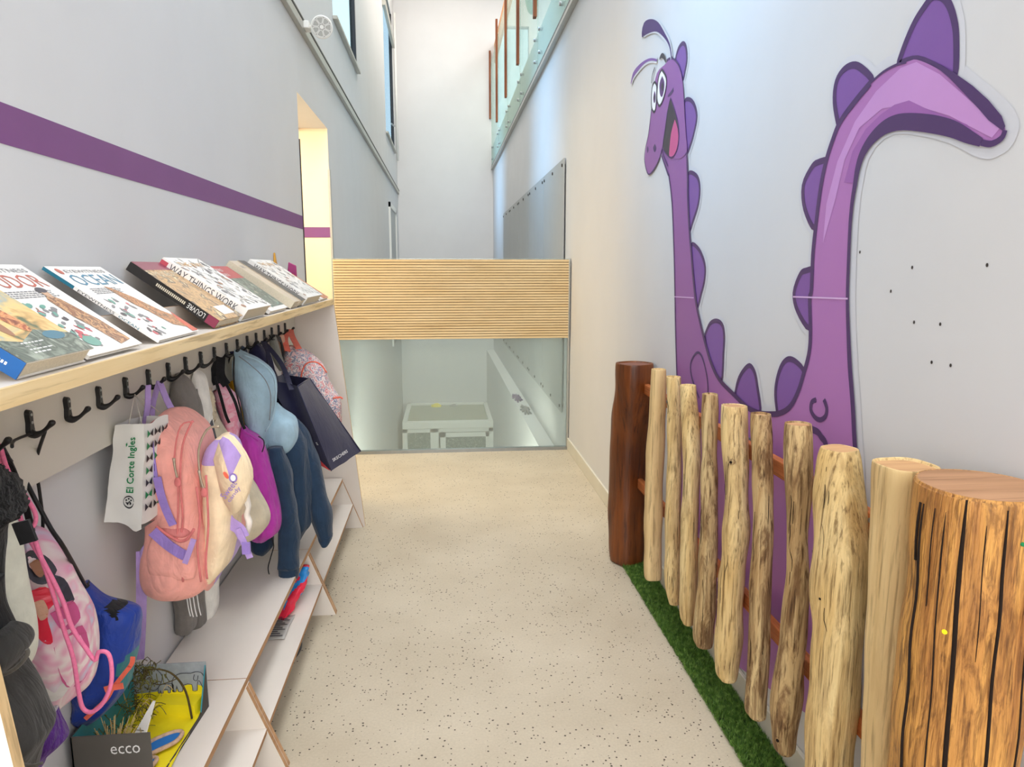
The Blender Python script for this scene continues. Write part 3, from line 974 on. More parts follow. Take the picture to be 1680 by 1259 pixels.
# ================================================================ LOG FENCE AND TURF
def log(name, st, X, mat, cap, ratio=1, seed=1, ns=.006, expo=2.2, rot=0, n=40, nscale=7):
    secs = [(X, s[0], s[1], s[2], s[2] * ratio) for s in st]
    a = secs[0]
    secs = [(X, a[1], a[2] + .003, a[3] * .9, a[4] * .9)] + secs
    z = secs[-1]
    secs.append((X, z[1], z[2] - .004, z[3] * .9, z[4] * .9))
    m_ = MB().loft(secs, mat, n=n, sub=6, expo=expo, ns=ns, nscale=nscale, seed=seed, capmat=cap, rot=rot)
    return m_
fence = thing('log_fence', (.93, 2.2, 0), 'rustic fence of pale split-log pickets on reddish rails between two brown log posts', 'fence')
P = {}
log('post', [(3.375,1.035,0.083),(3.384,0.909,0.083),(3.428,0.713,0.087),(3.45,0.451,0.088),(3.436,0.194,0.089),(3.412,0.02,0.081)], .93, 'log_brown', 'end_grain_brown', seed=3, expo=2.7, rot=.5).build('post', fence)['label'] = 'dark brown varnished log post at the far end'
PK = [([(2.929,1.066,0.028),(2.928,0.933,0.032),(2.938,0.823,0.034),(2.944,0.546,0.037),(2.932,0.267,0.038),(2.923,0.141,0.036)], 'picket_smooth', 3.2),
      ([(2.725,1.061,0.029),(2.7,0.877,0.028),(2.683,0.628,0.029),(2.672,0.425,0.033),(2.645,0.226,0.029),(2.626,0.161,0.021)], 'picket_pale', 2.2),
      ([(2.56,1.057,0.03),(2.516,0.918,0.032),(2.491,0.783,0.03),(2.49,0.689,0.029),(2.479,0.452,0.031),(2.468,0.21,0.03),(2.455,0.161,0.021)], 'picket_pale', 2.4),
      ([(2.34,1.065,0.028),(2.327,0.96,0.028),(2.307,0.746,0.028),(2.29,0.529,0.03),(2.289,0.347,0.033),(2.304,0.198,0.037),(2.291,0.163,0.029)], 'picket_grey', 2.3),
      ([(2.129,1.068,0.038),(2.119,1.007,0.039),(2.092,0.854,0.038),(2.078,0.718,0.039),(2.077,0.616,0.039),(2.088,0.507,0.043),(2.09,0.4,0.041),(2.087,0.273,0.041),(2.089,0.185,0.04),(2.074,0.165,0.029)], 'picket_pale', 2.3),
      ([(1.939,1.076,0.027),(1.916,0.961,0.029),(1.888,0.786,0.028),(1.881,0.602,0.028),(1.873,0.51,0.028),(1.863,0.321,0.029),(1.863,0.202,0.031),(1.85,0.181,0.024)], 'picket_grey', 2.5),
      ([(1.723,1.095,0.031),(1.711,1,0.031),(1.692,0.857,0.03),(1.674,0.696,0.028),(1.674,0.541,0.032),(1.683,0.43,0.037),(1.688,0.319,0.039),(1.683,0.212,0.031),(1.675,0.192,0.019)], 'picket_grey', 2.2),
      ([(1.526,1.084,0.038),(1.524,1.052,0.045),(1.512,0.967,0.051),(1.491,0.855,0.055),(1.486,0.767,0.057),(1.484,0.722,0.056),(1.471,0.651,0.05),(1.472,0.557,0.051),(1.472,0.397,0.05),(1.471,0.302,0.049),(1.468,0.169,0.046)], 'picket_pale', 3.0),
      ([(1.302,1.103,0.055),(1.295,1,0.054),(1.288,0.859,0.052),(1.28,0.673,0.05),(1.271,0.455,0.047),(1.261,0.257,0.045)], 'picket_smooth', 3.0)]
lb = ['smooth narrow picket beside the far post', None, 'picket with a slanting split near its top', 'dark weathered thin picket', 'thick pale picket with a knot near the top', 'grey-streaked slim picket', 'picket curving outwards at the bottom with a knot', 'broad picket with a chamfered top and saw cut', 'wide squared picket beside the near post']
for i, (st, mt, ex) in enumerate(PK):
    m_ = log('picket', st, .915 if i < 8 else .925, mt, 'end_grain', seed=i * 2.7 + 1, ns=(.006, .006, .006, .007, .010, .006, .008, .007, .003)[i], expo=ex, rot=(0, 0, .4, 0, 0, .3, 0, .35, .12)[i], nscale=8)
    X0 = .915 if i < 8 else .925
    def dark_strip(yoff, z0, z1, w, frac, mt_='crack', wob=.004, r0=None):
        """a drying crack following the trunk surface at the angle frac (0 = towards the room)"""
        pts = []
        zz = z0
        while zz > z1:
            k = min(st, key=lambda s: abs(s[1] - zz))
            r_ = k[2] + .0005
            a = math.pi + frac + wob * 10 * noise.noise(Vector((zz * 6, i, yoff)))
            pts.append((X0 + r_ * math.cos(a) * .99, k[0] + r_ * math.sin(a) * .99, zz))
            zz -= .03
        if len(pts) > 2:
            m_.tube(pts, [w * (.3 + .7 * math.sin(math.pi * (j + .5) / len(pts))) for j in range(len(pts))], mt_, 6, sm=2)
    zt, zb = st[0][1], st[-1][1]
    if i == 8:
        dark_strip(1, zt, zb, .0022, .95)
    if i == 7:
        m_.box(.86, .92, st[0][0] - .06, st[0][0] - .045 + .0, .74, .745, 'crack')
    if i in (4, 6):                              # a knot with a dark eye
        kz, kf = ((.905, -.75), (.235, -.55))[i == 6]
        k = min(st, key=lambda s: abs(s[1] - kz))
        for rr_, mt_ in ((.011, 'picket_grey'), (.0055, 'crack')):
            a = math.pi - kf
            c_ = Vector((X0 + k[2] * math.cos(a), k[0] + k[2] * math.sin(a), kz))
            d_ = Vector((math.cos(a), math.sin(a), 0))
            m_.tube([c_ - d_ * .01, c_ + d_ * (.004 if rr_ > .01 else .0052)], [rr_, rr_ * .8], mt_, 14)
    rc_ = random.Random(i)
    for j in range((3, 7, 7, 9, 12, 8, 8, 22, 4)[i]):  # short drying checks
        L_ = rc_.uniform(.05, .16)
        z1_ = rc_.uniform(zb + .03, max(zb + .05, zt - L_ - .03))
        dark_strip(j, z1_ + L_, z1_, rc_.uniform(.0004, .0011), rc_.uniform(-.1, 1.7), wob=.012)
    o = m_.build('picket', fence)
    if lb[i]:
        o['label'] = lb[i]
# the large near post
PC, PR_ = (.92, 1.095), .1
secs = []
for z_, k_ in ((1.133, .93), (1.13, .97), (1.1, 1.0), (.9, 1.01), (.6, 1.0), (.3, .97), (0, .98)):
    secs.append((PC[0], PC[1], z_, PR_ * k_, PR_ * k_))
m_ = MB().loft(secs, 'log_golden', n=64, sub=8, ns=.006, nscale=8, seed=11, capmat='end_grain_golden', expo=2.1)
for ang, z0, z1, w in ((-2.45, 1.128, 0, .0042), (-1.88, 1.12, 0, .0028), (-3.2, 1.1, 0, .0026), (-2.75, 1.1, .3, .0014), (-3.28, 1.1, .97, .0025), (-2.15, 1.1, .85, .001), (-1.3, 1.1, .3, .002), (-2.95, 1.1, .9, .001)):
    pts = []
    zz = z0
    while zz > z1:
        a = ang + .22 * (1.13 - zz) + .03 * noise.noise(Vector((zz * 5, ang, 0)))
        a0 = noise.noise(Vector((zz * 5, ang, 4)))
        r_ = PR_ * (1.0 if zz < 1.1 else .985) + .001
        q_ = Vector((PC[0] + r_ * math.cos(a), PC[1] + r_ * math.sin(a), zz))
        d_ = Vector((math.cos(a), math.sin(a), 0))
        q_ += d_ * .006 * noise.noise(q_ * 8 + Vector((11 * 3.1, 0, 0)))
        pts.append(q_ + d_ * (.0012 - w * .2))
        zz -= .035
    m_.tube(pts, [w * (.35 + .65 * min(1, 3 * math.sin(math.pi * (j + .5) / len(pts)))) for j in range(len(pts))], 'crack', 6, sm=2)
for a, zz, w_, h_, mt in ((-2.55, .895, .0055, .0045, 'sun_yellow'), (-1.60, 1.065, .004, .011, 'green_ink')):
    cp = lambda u, v, l=0: Vector((PC[0] + (PR_ + .0045) * math.cos(a + u / PR_), PC[1] + (PR_ + .0045) * math.sin(a + u / PR_), zz + v))
    m_.tube([cp(0, 0) - Vector((math.cos(a), math.sin(a), 0)) * .008, cp(0, 0)], [w_, w_ * .8], mt, 9)
o = m_.build('post', fence)
o['label'] = 'thick golden-brown log post with long dark cracks, nearest the viewer'
for zz in (.90, .405):
    MB().box(.962, .988, .98, 3.38, zz, zz + .05, 'rail_red').build('rail', fence, bevel=.004)
for yy in (1.2, 2.25, 3.2):
    for zz in (.925, .43):
        MB().tube([(.985, yy, zz), (XR, yy, zz)], .012, 'steel', 10).build('wall_spacer', fence)
for yy, zz in ((1.455, .935), (1.95, .43), (1.47, .42), (2.95, .93)):
    MB().tube([(.962, yy, zz), (.958, yy, zz)], .006, 'steel', 12).build('screw', fence)
# turf strip: blades of plastic grass on a mat
f = MB()
f.box(.895, XR - .014, .6, 3.44, 0, .006, 'soil')
bm_ = f.bm
gi = f.mi('grass_blade')
rnd = random.Random(3)
for i in range(52000):
    x = rnd.uniform(.888, XR - .016)
    y = .9 + 2.55 * rnd.random() ** 1.15
    if noise.noise(Vector((x * 40, y * 40, 0))) < -.45:
        continue
    h = rnd.uniform(.012, .026)
    a = rnd.uniform(0, 6.283)
    w = .0011
    lx, ly_ = rnd.gauss(0, .009), rnd.gauss(0, .009)
    ca, sa = math.cos(a) * w, math.sin(a) * w
    v1, v2, v3, v4, v5 = (bm_.verts.new(p) for p in ((x - ca, y - sa, .004), (x + ca, y + sa, .004), (x + ca * .8 + lx * .4, y + sa * .8 + ly_ * .4, h * .6), (x - ca * .8 + lx * .4, y - sa * .8 + ly_ * .4, h * .6), (x + lx, y + ly_, h)))
    for vs in ((v1, v2, v3, v4), (v4, v3, v5)):
        q_ = bm_.faces.new(vs)
        q_.material_index = gi
f.keep = True
tag(f.build('artificial_grass'), 'narrow strip of green artificial grass on the floor under the log fence', 'grass', kind='stuff')

# ================================================================ BOOK SHELF WITH HOOK BOARD
XB = -.83                                   # face of the hook board
root = thing('display_shelf', (-.74, 2.5, 0), 'long pale book shelf with birch-ply edge above a row of black coat hooks', 'shelf')
rack = root
MB().box(-.875, -.622, .91, 4.055, 1.31, 1.334, 'laminate').build('shelf_board', root)
f = MB()
f.hexa([(-.622, .91, 1.308), (-.612, .91, 1.306), (-.612, 4.055, 1.306), (-.622, 4.055, 1.308), (-.622, .91, 1.335), (-.614, .91, 1.335), (-.614, 4.055, 1.335), (-.622, 4.055, 1.335)], 'ply_edge')
f.build('ply_edging', root)
MB().box(-.757, -.747, .91, 4.055, 1.334, 1.398, 'laminate', {'top': 'ply_edge_brown'}).build('book_riser', root)
MB().box(-.85, XB, .91, 4.055, 1.069, 1.31, 'rail_board', {'bottom': 'ply_edge_brown'}).build('hook_board', root)
for y0, y1 in ((.889, .909), (4.056, 4.076)):
    f = MB()
    c = [(XL + .002, -.481, 0), (XL + .002, -.614, 1.315)]
    f.hexa([(XL + .002, y0, 0), (-.481, y0, 0), (-.481, y1, 0), (XL + .002, y1, 0), (XL + .002, y0, 1.335), (-.616, y0, 1.335), (-.616, y1, 1.335), (XL + .002, y1, 1.335)],
           'laminate', {'right': 'ply_edge_z', 'top': 'ply_edge_brown'})
    f.build('end_panel', root)
for k in range(18):
    y = 1.32 + .1452 * k
    f = MB()
    zc = 1.198
    outline = [(y + .0085 * math.cos(t), zc + .018 + .0085 * math.sin(t)) for t in [math.pi * j / 8 for j in range(9)]] + [(y - .007, zc), (y - .0095, zc - .016)] + \
              [(y + .0095 * math.cos(t), zc - .018 + .009 * math.sin(t)) for t in [math.pi + math.pi * j / 8 for j in range(9)]] + [(y + .0095, zc - .016), (y + .007, zc)]
    v0 = [f.bm.verts.new((XB, a, b_)) for a, b_ in outline]
    v1 = [f.bm.verts.new((XB + .009, y + (a - y) * .82, zc + (b_ - zc) * .94)) for a, b_ in outline]
    for j in range(len(v0)):
        f.face([v0[j], v0[(j + 1) % len(v0)], v1[(j + 1) % len(v0)], v1[j]], 'black_plastic')
    f.face(v1, 'black_plastic')
    f.tube([(XB + .003, y, zc - .020), (XB + .012, y, zc - .025), (XB + .026, y, zc - .020), (XB + .038, y, zc - .010), (XB + .047, y, zc - .001), (XB + .050, y, zc + .003)], [.009, .008, .0046, .0044, .0066, .0035], 'black_plastic', 10, sm=4)
    f.build('coat_hook', root)
    h = root.children[-1]
    for zz in (zc + .016, zc):
        MB().tube([(XB + .0085, y, zz), (XB + .0105, y, zz)], .003, 'steel', 10).build('screw', h)

# ================================================================ BENCH UNITS
def bench(y0, y1, label):
    r_ = thing('bench', (-.7, (y0 + y1) / 2, 0), label, 'bench', 'low benches under the coat hooks')
    MB().box(-.87, -.6, y0 + .0015, y1 - .0015, .280, .300, 'laminate', {'right': 'ply_edge_brown', 'near': 'ply_edge_brown', 'far': 'ply_edge_brown'}).build('seat', r_)
    MB().box(-.87, -.545, y0 + .018, y1 - .018, .13, .145, 'laminate', {'right': 'ply_edge_brown'}).build('shelf', r_)
    for a in (y0 + .001, y1 - .019):
        f = MB()
        f.hexa([(-.87, a, 0), (-.492, a, 0), (-.492, a + .018, 0), (-.87, a + .018, 0), (-.87, a, .2795), (-.598, a, .2795), (-.598, a + .018, .2795), (-.87, a + .018, .2795)],
               'laminate', {'right': 'ply_edge_brown'})
        f.build('side_panel', r_)
    return r_


bench(.912, 2.0, 'low pale bench nearest the viewer, with the grey shoebox on it')
bench(2.0, 2.985, 'middle low pale bench, with red and blue plastic bag on its lower shelf')
bench(2.985, 4.05, 'farthest low pale bench, against the slanted end panel by the stairs')

# ================================================================ BOOKS
def book(y0, y1, th, dy, length, label, spine, cover, art=None, twist=0, x0=-.642, lift0=0.0):
    L_ = math.hypot(.225, .158)
    vdir = Vector((-.225, dy * .276 / length, .158)).normalized()
    u = Vector((0, 1, 0))
    u = Matrix.Rotation(twist, 3, vdir) @ u
    n = u.cross(vdir).normalized()
    o = Vector((x0, y0, 1.336)) + n * lift0
    r_ = thing('book', o, label, 'book', 'picture books leaning on the shelf')
    w = y1 - y0
    P3 = lambda a, b_, l: o + u * a + vdir * b_ + n * l

    def slab(f, a0, a1, b0, b1, l0, l1, mat, faces=None):
        f.hexa([P3(a0, b0, l0), P3(a1, b0, l0), P3(a1, b1, l0), P3(a0, b1, l0), P3(a0, b0, l1), P3(a1, b0, l1), P3(a1, b1, l1), P3(a0, b1, l1)], mat, faces)
    f = MB()
    slab(f, .003, w - .004, .003, length - .003, .002, th - .002, 'page_edge')
    f.build('pages', r_)
    f = MB()
    slab(f, 0, w, 0, length, 0, .002, cover)
    slab(f, 0, w, 0, length, th - .002, th, cover)
    slab(f, -.002, .001, 0, length, 0, th, spine)
    if art:
        art(f, lambda a, b_, l=0: P3(a, b_, th + .0004 + l), w, length)
        cs = lambda a, b_, l=0: P3(-.0024 - l, a, b_)      # spine canvas: along the length, across the thickness
        f.spine = cs
    f.build('cover', r_)
    return r_


def scatter(f, c, u0, u1, v0, v1, n, mats, seed, s=.008):
    r_ = random.Random(seed)
    for i in range(n):
        f.ell(r_.uniform(u0, u1), r_.uniform(v0, v1), r_.uniform(.3, 1) * s, r_.uniform(.5, 1.6) * s, r_.choice(mats), c, .0002 + i * .00001, r_.uniform(0, 3), 9)


def lines_(f, c, u0, u1, v0, n, step=.006, mat='ink_grey', seed=1):
    r_ = random.Random(seed)
    for i in range(n):
        u = u0
        e = u1 - r_.uniform(0, .03)
        while u < e:
            wv = r_.uniform(.005, .014)
            f.poly([(u, v0 - i * step), (min(u + wv, e), v0 - i * step), (min(u + wv, e), v0 - i * step + .0028), (u, v0 - i * step + .0028)], mat, c, .0003)
            u += wv + .003


def art_mam(f, c, w, L):
    f.poly([(0.0, 0), (w, 0), (w, L), (0.0, L)], 'cover_art_blue', c, 0)
    f.poly([(.0, 0), (w, 0), (w, .05), (.13, .07), (.06, .045), (.0, .06)], 'cover_green', c, .0003)
    for cx, cy, rx, ry, ro, mt in ((.075, .15, .03, .05, .5, 'ink_brown'), (.085, .19, .045, .018, -.3, 'title_red'), (.11, .11, .02, .045, .2, 'cover_art_orange'), (.06, .11, .015, .05, .1, 'ink_brown'), (.13, .16, .035, .02, .6, 'sand')):
        f.ell(cx, cy, rx, ry, mt, c, .0005, ro)
    lines_(f, c, .05, .12, .04, 4, .008, 'white_ink', 4)
    f.ell(.16, .05, .03, .012, 'spine_teal', c, .0006)


def art_tudor(f, c, w, L):
    f.text('EYEWITNESS', .035, L - .028, w - .05, .013, 'ink_grey', c, .0003)
    f.text('TUDOR', .02, L - .078, w - .035, .042, 'title_red', c, .0003)
    lines_(f, c, .03, w - .03, L - .092, 4, .006)
    scatter(f, c, .02, .12, .02, L - .13, 46, ['ink_grey', 'ink_dark', 'ink_green', 'ink_red', 'ink_brown', 'ink_grey'], 5)
    f.poly([(.13, L - .12), (.15, L - .10), (.175, L - .12), (.19, L - .17), (.2, .09), (.205, .02), (.15, .012), (.14, .08), (.13, L - .18)], 'cover_art_brown', c, .0006)
    f.ell(.155, L - .10, .012, .016, 'sand', c, .0008)
    f.ell(.155, L - .089, .018, .009, 'ink_dark', c, .0009)
    f.ell(.07, .035, .024, .016, 'ink_green', c, .0009)


def art_ocean(f, c, w, L):
    f.text('EYEWITNESS', .05, L - .026, w - .07, .012, 'ink_grey', c, .0003)
    f.text('OCEAN', .03, L - .075, w - .045, .042, 'title_blue', c, .0003)
    f.ell(.028, L - .02, .011, .011, 'title_red', c, .0003)
    lines_(f, c, .04, w - .06, L - .09, 4, .006, seed=2)
    scatter(f, c, .015, .11, .015, L - .13, 34, ['ink_grey', 'ink_red', 'ink_green', 'ink_dark', 'ink_grey'], 8)
    f.poly([(.12, L - .08), (.14, L - .09), (.18, L - .13), (.215, L - .19), (w - .002, .06), (w - .002, .01), (.17, .04), (.15, .1), (.13, L - .15)], 'cover_art_fish', c, .0006)
    f.poly([(w - .002, .085), (w - .002, .003), (w - .04, .003), (w - .03, .05)], 'orange_red', c, .0008)
    scatter(f, c, .16, .20, .08, .13, 10, ['ink_dark', 'ink_brown'], 3, .006)


def art_louvre(f, c, w, L):
    f.poly([(.0, 0), (w, 0), (w, L), (.0, L)], 'cover_art_gold', c, 0)
    f.poly([(.0, L - .04), (w, L - .04), (w, L), (.0, L)], 'cover_maroon', c, .0003)
    f.text('MUSEUM', .03, L - .07, w - .06, .022, 'page_edge', c, .0004)
    f.poly([(.1, .02), (w - .03, .02), (w - .03, .06), (.1, .06)], 'cover_white', c, .0004)
    lines_(f, c, .105, w - .035, .052, 4, .008, 'ink_brown')


def art_way(f, c, w, L):
    scatter(f, c, .01, w - .01, .01, L - .01, 80, ['ink_grey', 'cover_art_grey', 'ink_grey', 'cover_art_grey', 'ink_brown', 'cover_white'], 12, .011)
    for i in range(22):
        r_ = random.Random(i)
        a, b_ = r_.uniform(.02, w - .03), r_.uniform(.02, L - .03)
        f.line([(a, b_), (a + r_.uniform(-.03, .03), b_ + r_.uniform(.01, .03)), (a + r_.uniform(-.02, .04), b_ + r_.uniform(.01, .05))], .0009, 'ink_dark', c, .0009)
    f.text('THE WAY', .03, L - .05, w * .7, .022, 'amber_wood', c, .001)


def art_war(f, c, w, L):
    f.poly([(0, L - .08), (w, L - .08), (w, L), (0, L)], 'cover_red', c, .0003)
    f.text('WORLD', .06, L - .035, .09, .018, 'cover_white', c, .0005)
    f.text('WAR II', .07, L - .065, .08, .018, 'cover_white', c, .0005)
    f.poly([(.09, 0.02), (w, .02), (w, L - .08), (.06, L - .08)], 'cover_green', c, .0003)
    scatter(f, c, .015, .1, .02, L - .1, 40, ['ink_grey', 'ink_dark', 'ink_red', 'amber_wood', 'ink_green'], 15)
    scatter(f, c, .1, w - .02, .03, L - .1, 14, ['ink_grey', 'page_edge', 'ink_green'], 6)


def art_leo(f, c, w, L):
    f.poly([(.0, 0), (w, 0), (w, L - .07), (.0, L - .09)], 'cover_art_orange', c, .0002)
    f.text('LEO', .05, L - .06, .12, .05, 'cover_red', c, .0005)
    f.poly([(.0, .0), (.08, .0), (.05, .06), (.0, .1)], 'cover_white', c, .0005)
    f.poly([(.1, .2), (.14, .14), (.2, .05), (.21, .02), (.14, .06), (.08, .15)], 'ink_dark', c, .0006)


def plain_art(f, c, w, L):
    lines_(f, c, .02, w - .02, L - .04, 3)


bk = book(1.118, 1.326, .030, 0, .285, 'picture book with blue spine and tan battle scene cover, front-left end of the shelf', 'spine_blue', 'cover_white', art_mam)
bk = book(1.331, 1.556, .008, .015, .285, 'white paperback titled TUDOR with an illustrated robed figure', 'cover_white', 'cover_white', art_tudor, lift0=.004)
bk = book(1.657, 1.915, .008, .005, .285, 'white paperback titled OCEAN with teal spine top and spotted orange fish', 'cover_white', 'cover_white', art_ocean)
bk = book(2.057, 2.29, .026, .02, .285, 'brown-gold art book with black spine reading LOUVRE', 'spine_black', 'cover_art_gold', art_louvre)
bk = book(2.315, 2.625, .046, -.04, .285, 'thick white drawing-covered book lettered WAY THINGS WORK beside the LOUVRE book', 'cover_white', 'cover_white', art_way)
bk = book(2.685, 2.975, .014, .01, .285, 'thin red-topped white book about World War II with red spine', 'cover_red', 'cover_white', art_war)
bk = book(3.06, 3.17, .035, -.05, .30, 'plain tan-grey book seen on its edge, beside the red-topped book', 'page_edge', 'tan_board', plain_art)
bk = book(3.195, 3.30, .035, -.05, .305, 'plain tan book on its edge with dark cover line, touching the farther WAY THINGS WORK', 'tan_board', 'spine_black', plain_art)
bk = book(3.325, 3.72, .045, -.01, .30, 'thick white book lettered WAY THINGS WORK near the far end of the shelf', 'cover_white', 'cover_white', art_way)
bk = book(3.78, 4.03, .012, -.03, .30, 'orange-brown book with red letters on white, last on the shelf', 'cover_white', 'cover_white', art_leo)
BK = [o for o in bpy.data.objects if o.name.split('.')[0] == 'book']
BK.sort(key=lambda o: o.location.y)


def spine_print(bk, th, length, dy, items, x0=-.642):
    vdir = Vector((-.225, dy * .276 / length, .158)).normalized()
    u = Vector((0, 1, 0))
    n = u.cross(vdir).normalized()
    o = Vector(bk.location)
    # reading down the spine: text runs from the top (b = length) towards the bottom
    c = lambda a, b_, l=0: o + u * (-.0026 - l) + vdir * (length - a) + n * b_
    f = MB()
    for kind, a, b_, w, h, mt, s in items:
        if kind == 't':
            f.text(s, a, b_, w, h, mt, c)
        elif kind == 'r':
            f.text(s, a + w, b_ + h, w, h, mt, c, 0, math.pi)
        elif kind == 'd':
            q = a
            while q < a + w:
                f.poly([(q, b_), (q + .0035, b_), (q + .0035, b_ + h), (q, b_ + h)], mt, c)
                q += .0055
        else:
            f.poly([(a, b_), (a + w, b_), (a + w, b_ + h), (a, b_ + h)], mt, c)
    f.keep = True
    f.build('spine_print', bk)


spine_print(BK[0], .03, .285, 0, [('t', .175, .008, .042, .014, 'white_ink', 'ans'), ('d', .232, .012, .03, .005, 'white_ink', '')])
spine_print(BK[2], .008, .285, .005, [('b', 0, 0, .075, .008, 'spine_teal', ''), ('t', .085, .0012, .09, .0055, 'ink_dark', 'EYEWITNESS'), ('t', .185, .0012, .05, .0055, 'spine_teal', 'OCEAN')])
spine_print(BK[3], .026, .285, .02, [('d', .09, .009, .09, .009, 'page_edge', ''), ('r', .19, .006, .055, .015, 'cover_white', 'LOUVRE'), ('b', .252, 0, .033, .026, 'cover_maroon', '')])
spine_print(BK[4], .046, .285, -.04, [('t', .03, .019, .225, .024, 'ink_dark', 'WAY THINGS WORK'), ('t', .045, .006, .12, .008, 'ink_dark', 'DAVID MACAULAY'), ('b', 0, .004, .022, .036, 'ink_red', '')])
spine_print(BK[5], .014, .285, .01, [('t', .02, .003, .09, .008, 'white_ink', 'EYEWITNESS'), ('b', .12, 0.0, .165, .014, 'cover_white', ''), ('t', .125, .002, .09, .009, 'ink_red', 'WORLD WAR II')])
spine_print(BK[8], .045, .30, -.01, [('t', .03, .018, .23, .023, 'ink_dark', 'WAY THINGS WORK'), ('t', .05, .006, .10, .007, 'ink_dark', 'DAVID MACAULAY')])
f = MB()
f.hexa([(-.878, 3.80, 1.336), (-.878, 3.99, 1.336), (-.866, 3.99, 1.336), (-.866, 3.80, 1.336), (-.878, 3.845, 1.585), (-.878, 3.85, 1.58), (-.870, 3.85, 1.58), (-.870, 3.845, 1.585)], 'amber_wood')
tag(f.build('wooden_pointer'), 'amber-coloured pointed wooden piece standing behind the last books', 'ornament')
tag(MB().hexa([(-.875, 4.035, 1.336), (-.80, 4.035, 1.336), (-.80, 4.05, 1.336), (-.875, 4.05, 1.336), (-.845, 4.035, 1.54), (-.805, 4.035, 1.52), (-.805, 4.05, 1.52), (-.845, 4.05, 1.54)], 'magenta_card').build('folded_card', bevel=.004),
    'small magenta card standing at the far end of the shelf', 'card')

# ================================================================ THINGS HANGING ON THE HOOKS
MB.hang = True                               # bodies are pressed flat where they touch the board or the wall


def S(l, y, ry, dy=None):
    out = []
    for i, (cx, z, rx) in enumerate(l):
        r_ = ry[i] if hasattr(ry, '__len__') else ry
        yy = y + (dy[i] if dy else 0)
        out.append((cx, yy, z, rx, r_))
    return out


def hk(k):
    return 1.32 + .1452 * k


HX, HZ = XB + .032, 1.184                    # where a loop sits on a hook

# --- paper bag
root = thing('paper_bag', (-.81, 1.9, .86), 'crumpled white paper carrier bag with green handwriting-style lettering, hanging on white strings', 'paper bag')
f = MB()
bl = [(-0.816,1.8,1.12),(-0.745,1.8,1.121),(-0.774,1.8,0.86),(-0.863,1.8,0.869)]
A, B_, C_, D_ = [Vector(p) for p in bl]
Y2 = Vector((.012, .12, -.004))
nU, nV = 8, 14
def sheet(f, fn, nu, nv, mat, amp=.003, seed=0, keepedge=True, sc=26):
    vs = []
    for j in range(nv + 1):
        row = []
        for i in range(nu + 1):
            p = Vector(fn(i / nu, j / nv))
            w_ = 1
            q_ = p + Vector((noise.noise(p * sc + Vector((seed, 0, 0))), noise.noise(p * sc + Vector((seed, 5, 0))), noise.noise(p * sc + Vector((seed, 0, 9))))) * amp * w_
            row.append(f.bm.verts.new(q_))
        vs.append(row)
    for j in range(nv):
        for i in range(nu):
            f.face([vs[j][i], vs[j][i + 1], vs[j + 1][i + 1], vs[j + 1][i]], mat, True)
    return f
def bil(a, b_, c, d):
    return lambda u, v: (a * (1 - u) + b_ * u) * (1 - v) + (d * (1 - u) + c * u) * v
mid = Vector((-.004, 0, -.012))
fr = bil(A, B_, C_, D_)
def near_face(u, v):
    p = Vector(fr(u, v))
    p.z -= .022 * max(0, 1 - abs(u - .8) * 2.2) * max(0, v - .8) * 5
    p.y += .012 * math.sin(math.pi * u) * (v - .3)
    return p
sheet(f, near_face, 12, 20, 'paper_bag', .004, 1)
sheet(f, lambda u, v: Vector(fr(1, v)) + Y2 * u + Vector((.012 * u * v, 0, 0)) - Vector((0, 0, .004 * math.sin(6 * u))), 12, 20, 'paper_bag', .004, 1)
sheet(f, lambda u, v: Vector(fr(0, v)) + Y2 * u, 8, 14, 'paper_bag', .004, 1)
sheet(f, lambda u, v: Vector(fr(u, v)) + Y2, 8, 14, 'paper_bag', .004, 1)
sheet(f, lambda u, v: Vector(near_face(u, 1)) + Y2 * v, 8, 8, 'paper_bag', .004, 1)
f.build('bag_body', root)
cN = lambda a, b_, l=0: Vector(near_face(a, 1 - b_)) + Vector((0, -.0045 - l, 0))
f = MB()
f.keep = True
f.text('El Corte Ingles', .80, .31, .56, .27, 'green_ink', lambda a, b_, l=0: cN(a, b_, l), 0, math.pi / 2)
f.text('El Corte Ingles', .815, .313, .56, .27, 'green_ink', lambda a, b_, l=0: cN(a, b_, l), .0004, math.pi / 2)
f.line([(.46, .79), (.50, .81)], .016, 'green_ink', cN, 0)
f.line([(.62 + .15 * math.cos(t * .4), .22 + .055 * math.sin(t * .4)) for t in range(16)], .006, 'black_ink', cN, 0)
for a, b_ in ((.55, .235), (.62, .25), (.69, .235), (.6, .205), (.67, .2)):
    f.ell(a, b_, .028, .009, 'black_ink', cN, .0004, n=10)
f.line([(.54, .215), (.6, .195), (.64, .22), (.7, .2)], .008, 'black_ink', cN, .0004)
cS = lambda a, b_, l=0: Vector(fr(1, 1 - b_)) + Y2 * a + Vector((.012 * a * (1 - b_) + .0045 + l, 0, 0))
rr = random.Random(4)
for j in range(7):
    for i in range(3):
        u0, v0 = .08 + i * .30, .10 + j * .122
        mt = rr.choice(['green_ink', 'black_ink', 'black_ink', 'green_ink'])
        for q_ in range(2):
            s_ = .05 if q_ else -.05
            f.poly([(u0 + .09, v0 + .05), (u0 + .09 + s_ * 2.3, v0 + .05 + .05), (u0 + .09 + s_ * 2.3, v0 + .05 - .03)], mt if q_ else rr.choice(['green_ink', 'black_ink']), cS)
f.build('print', root)
f = MB()
for yy, xx in ((1.83, -.005), (1.955, 0)):
    f.tube([(A.x * .6 + B_.x * .4 + xx, yy - .01, A.z - .01), (HX - .005, hk(4) - .005, HZ - .005), (A.x * .25 + B_.x * .75 + xx, yy + .01, A.z - .01)], .0013, 'cord_white', 6, sm=0)
f.build('string_handle', root)

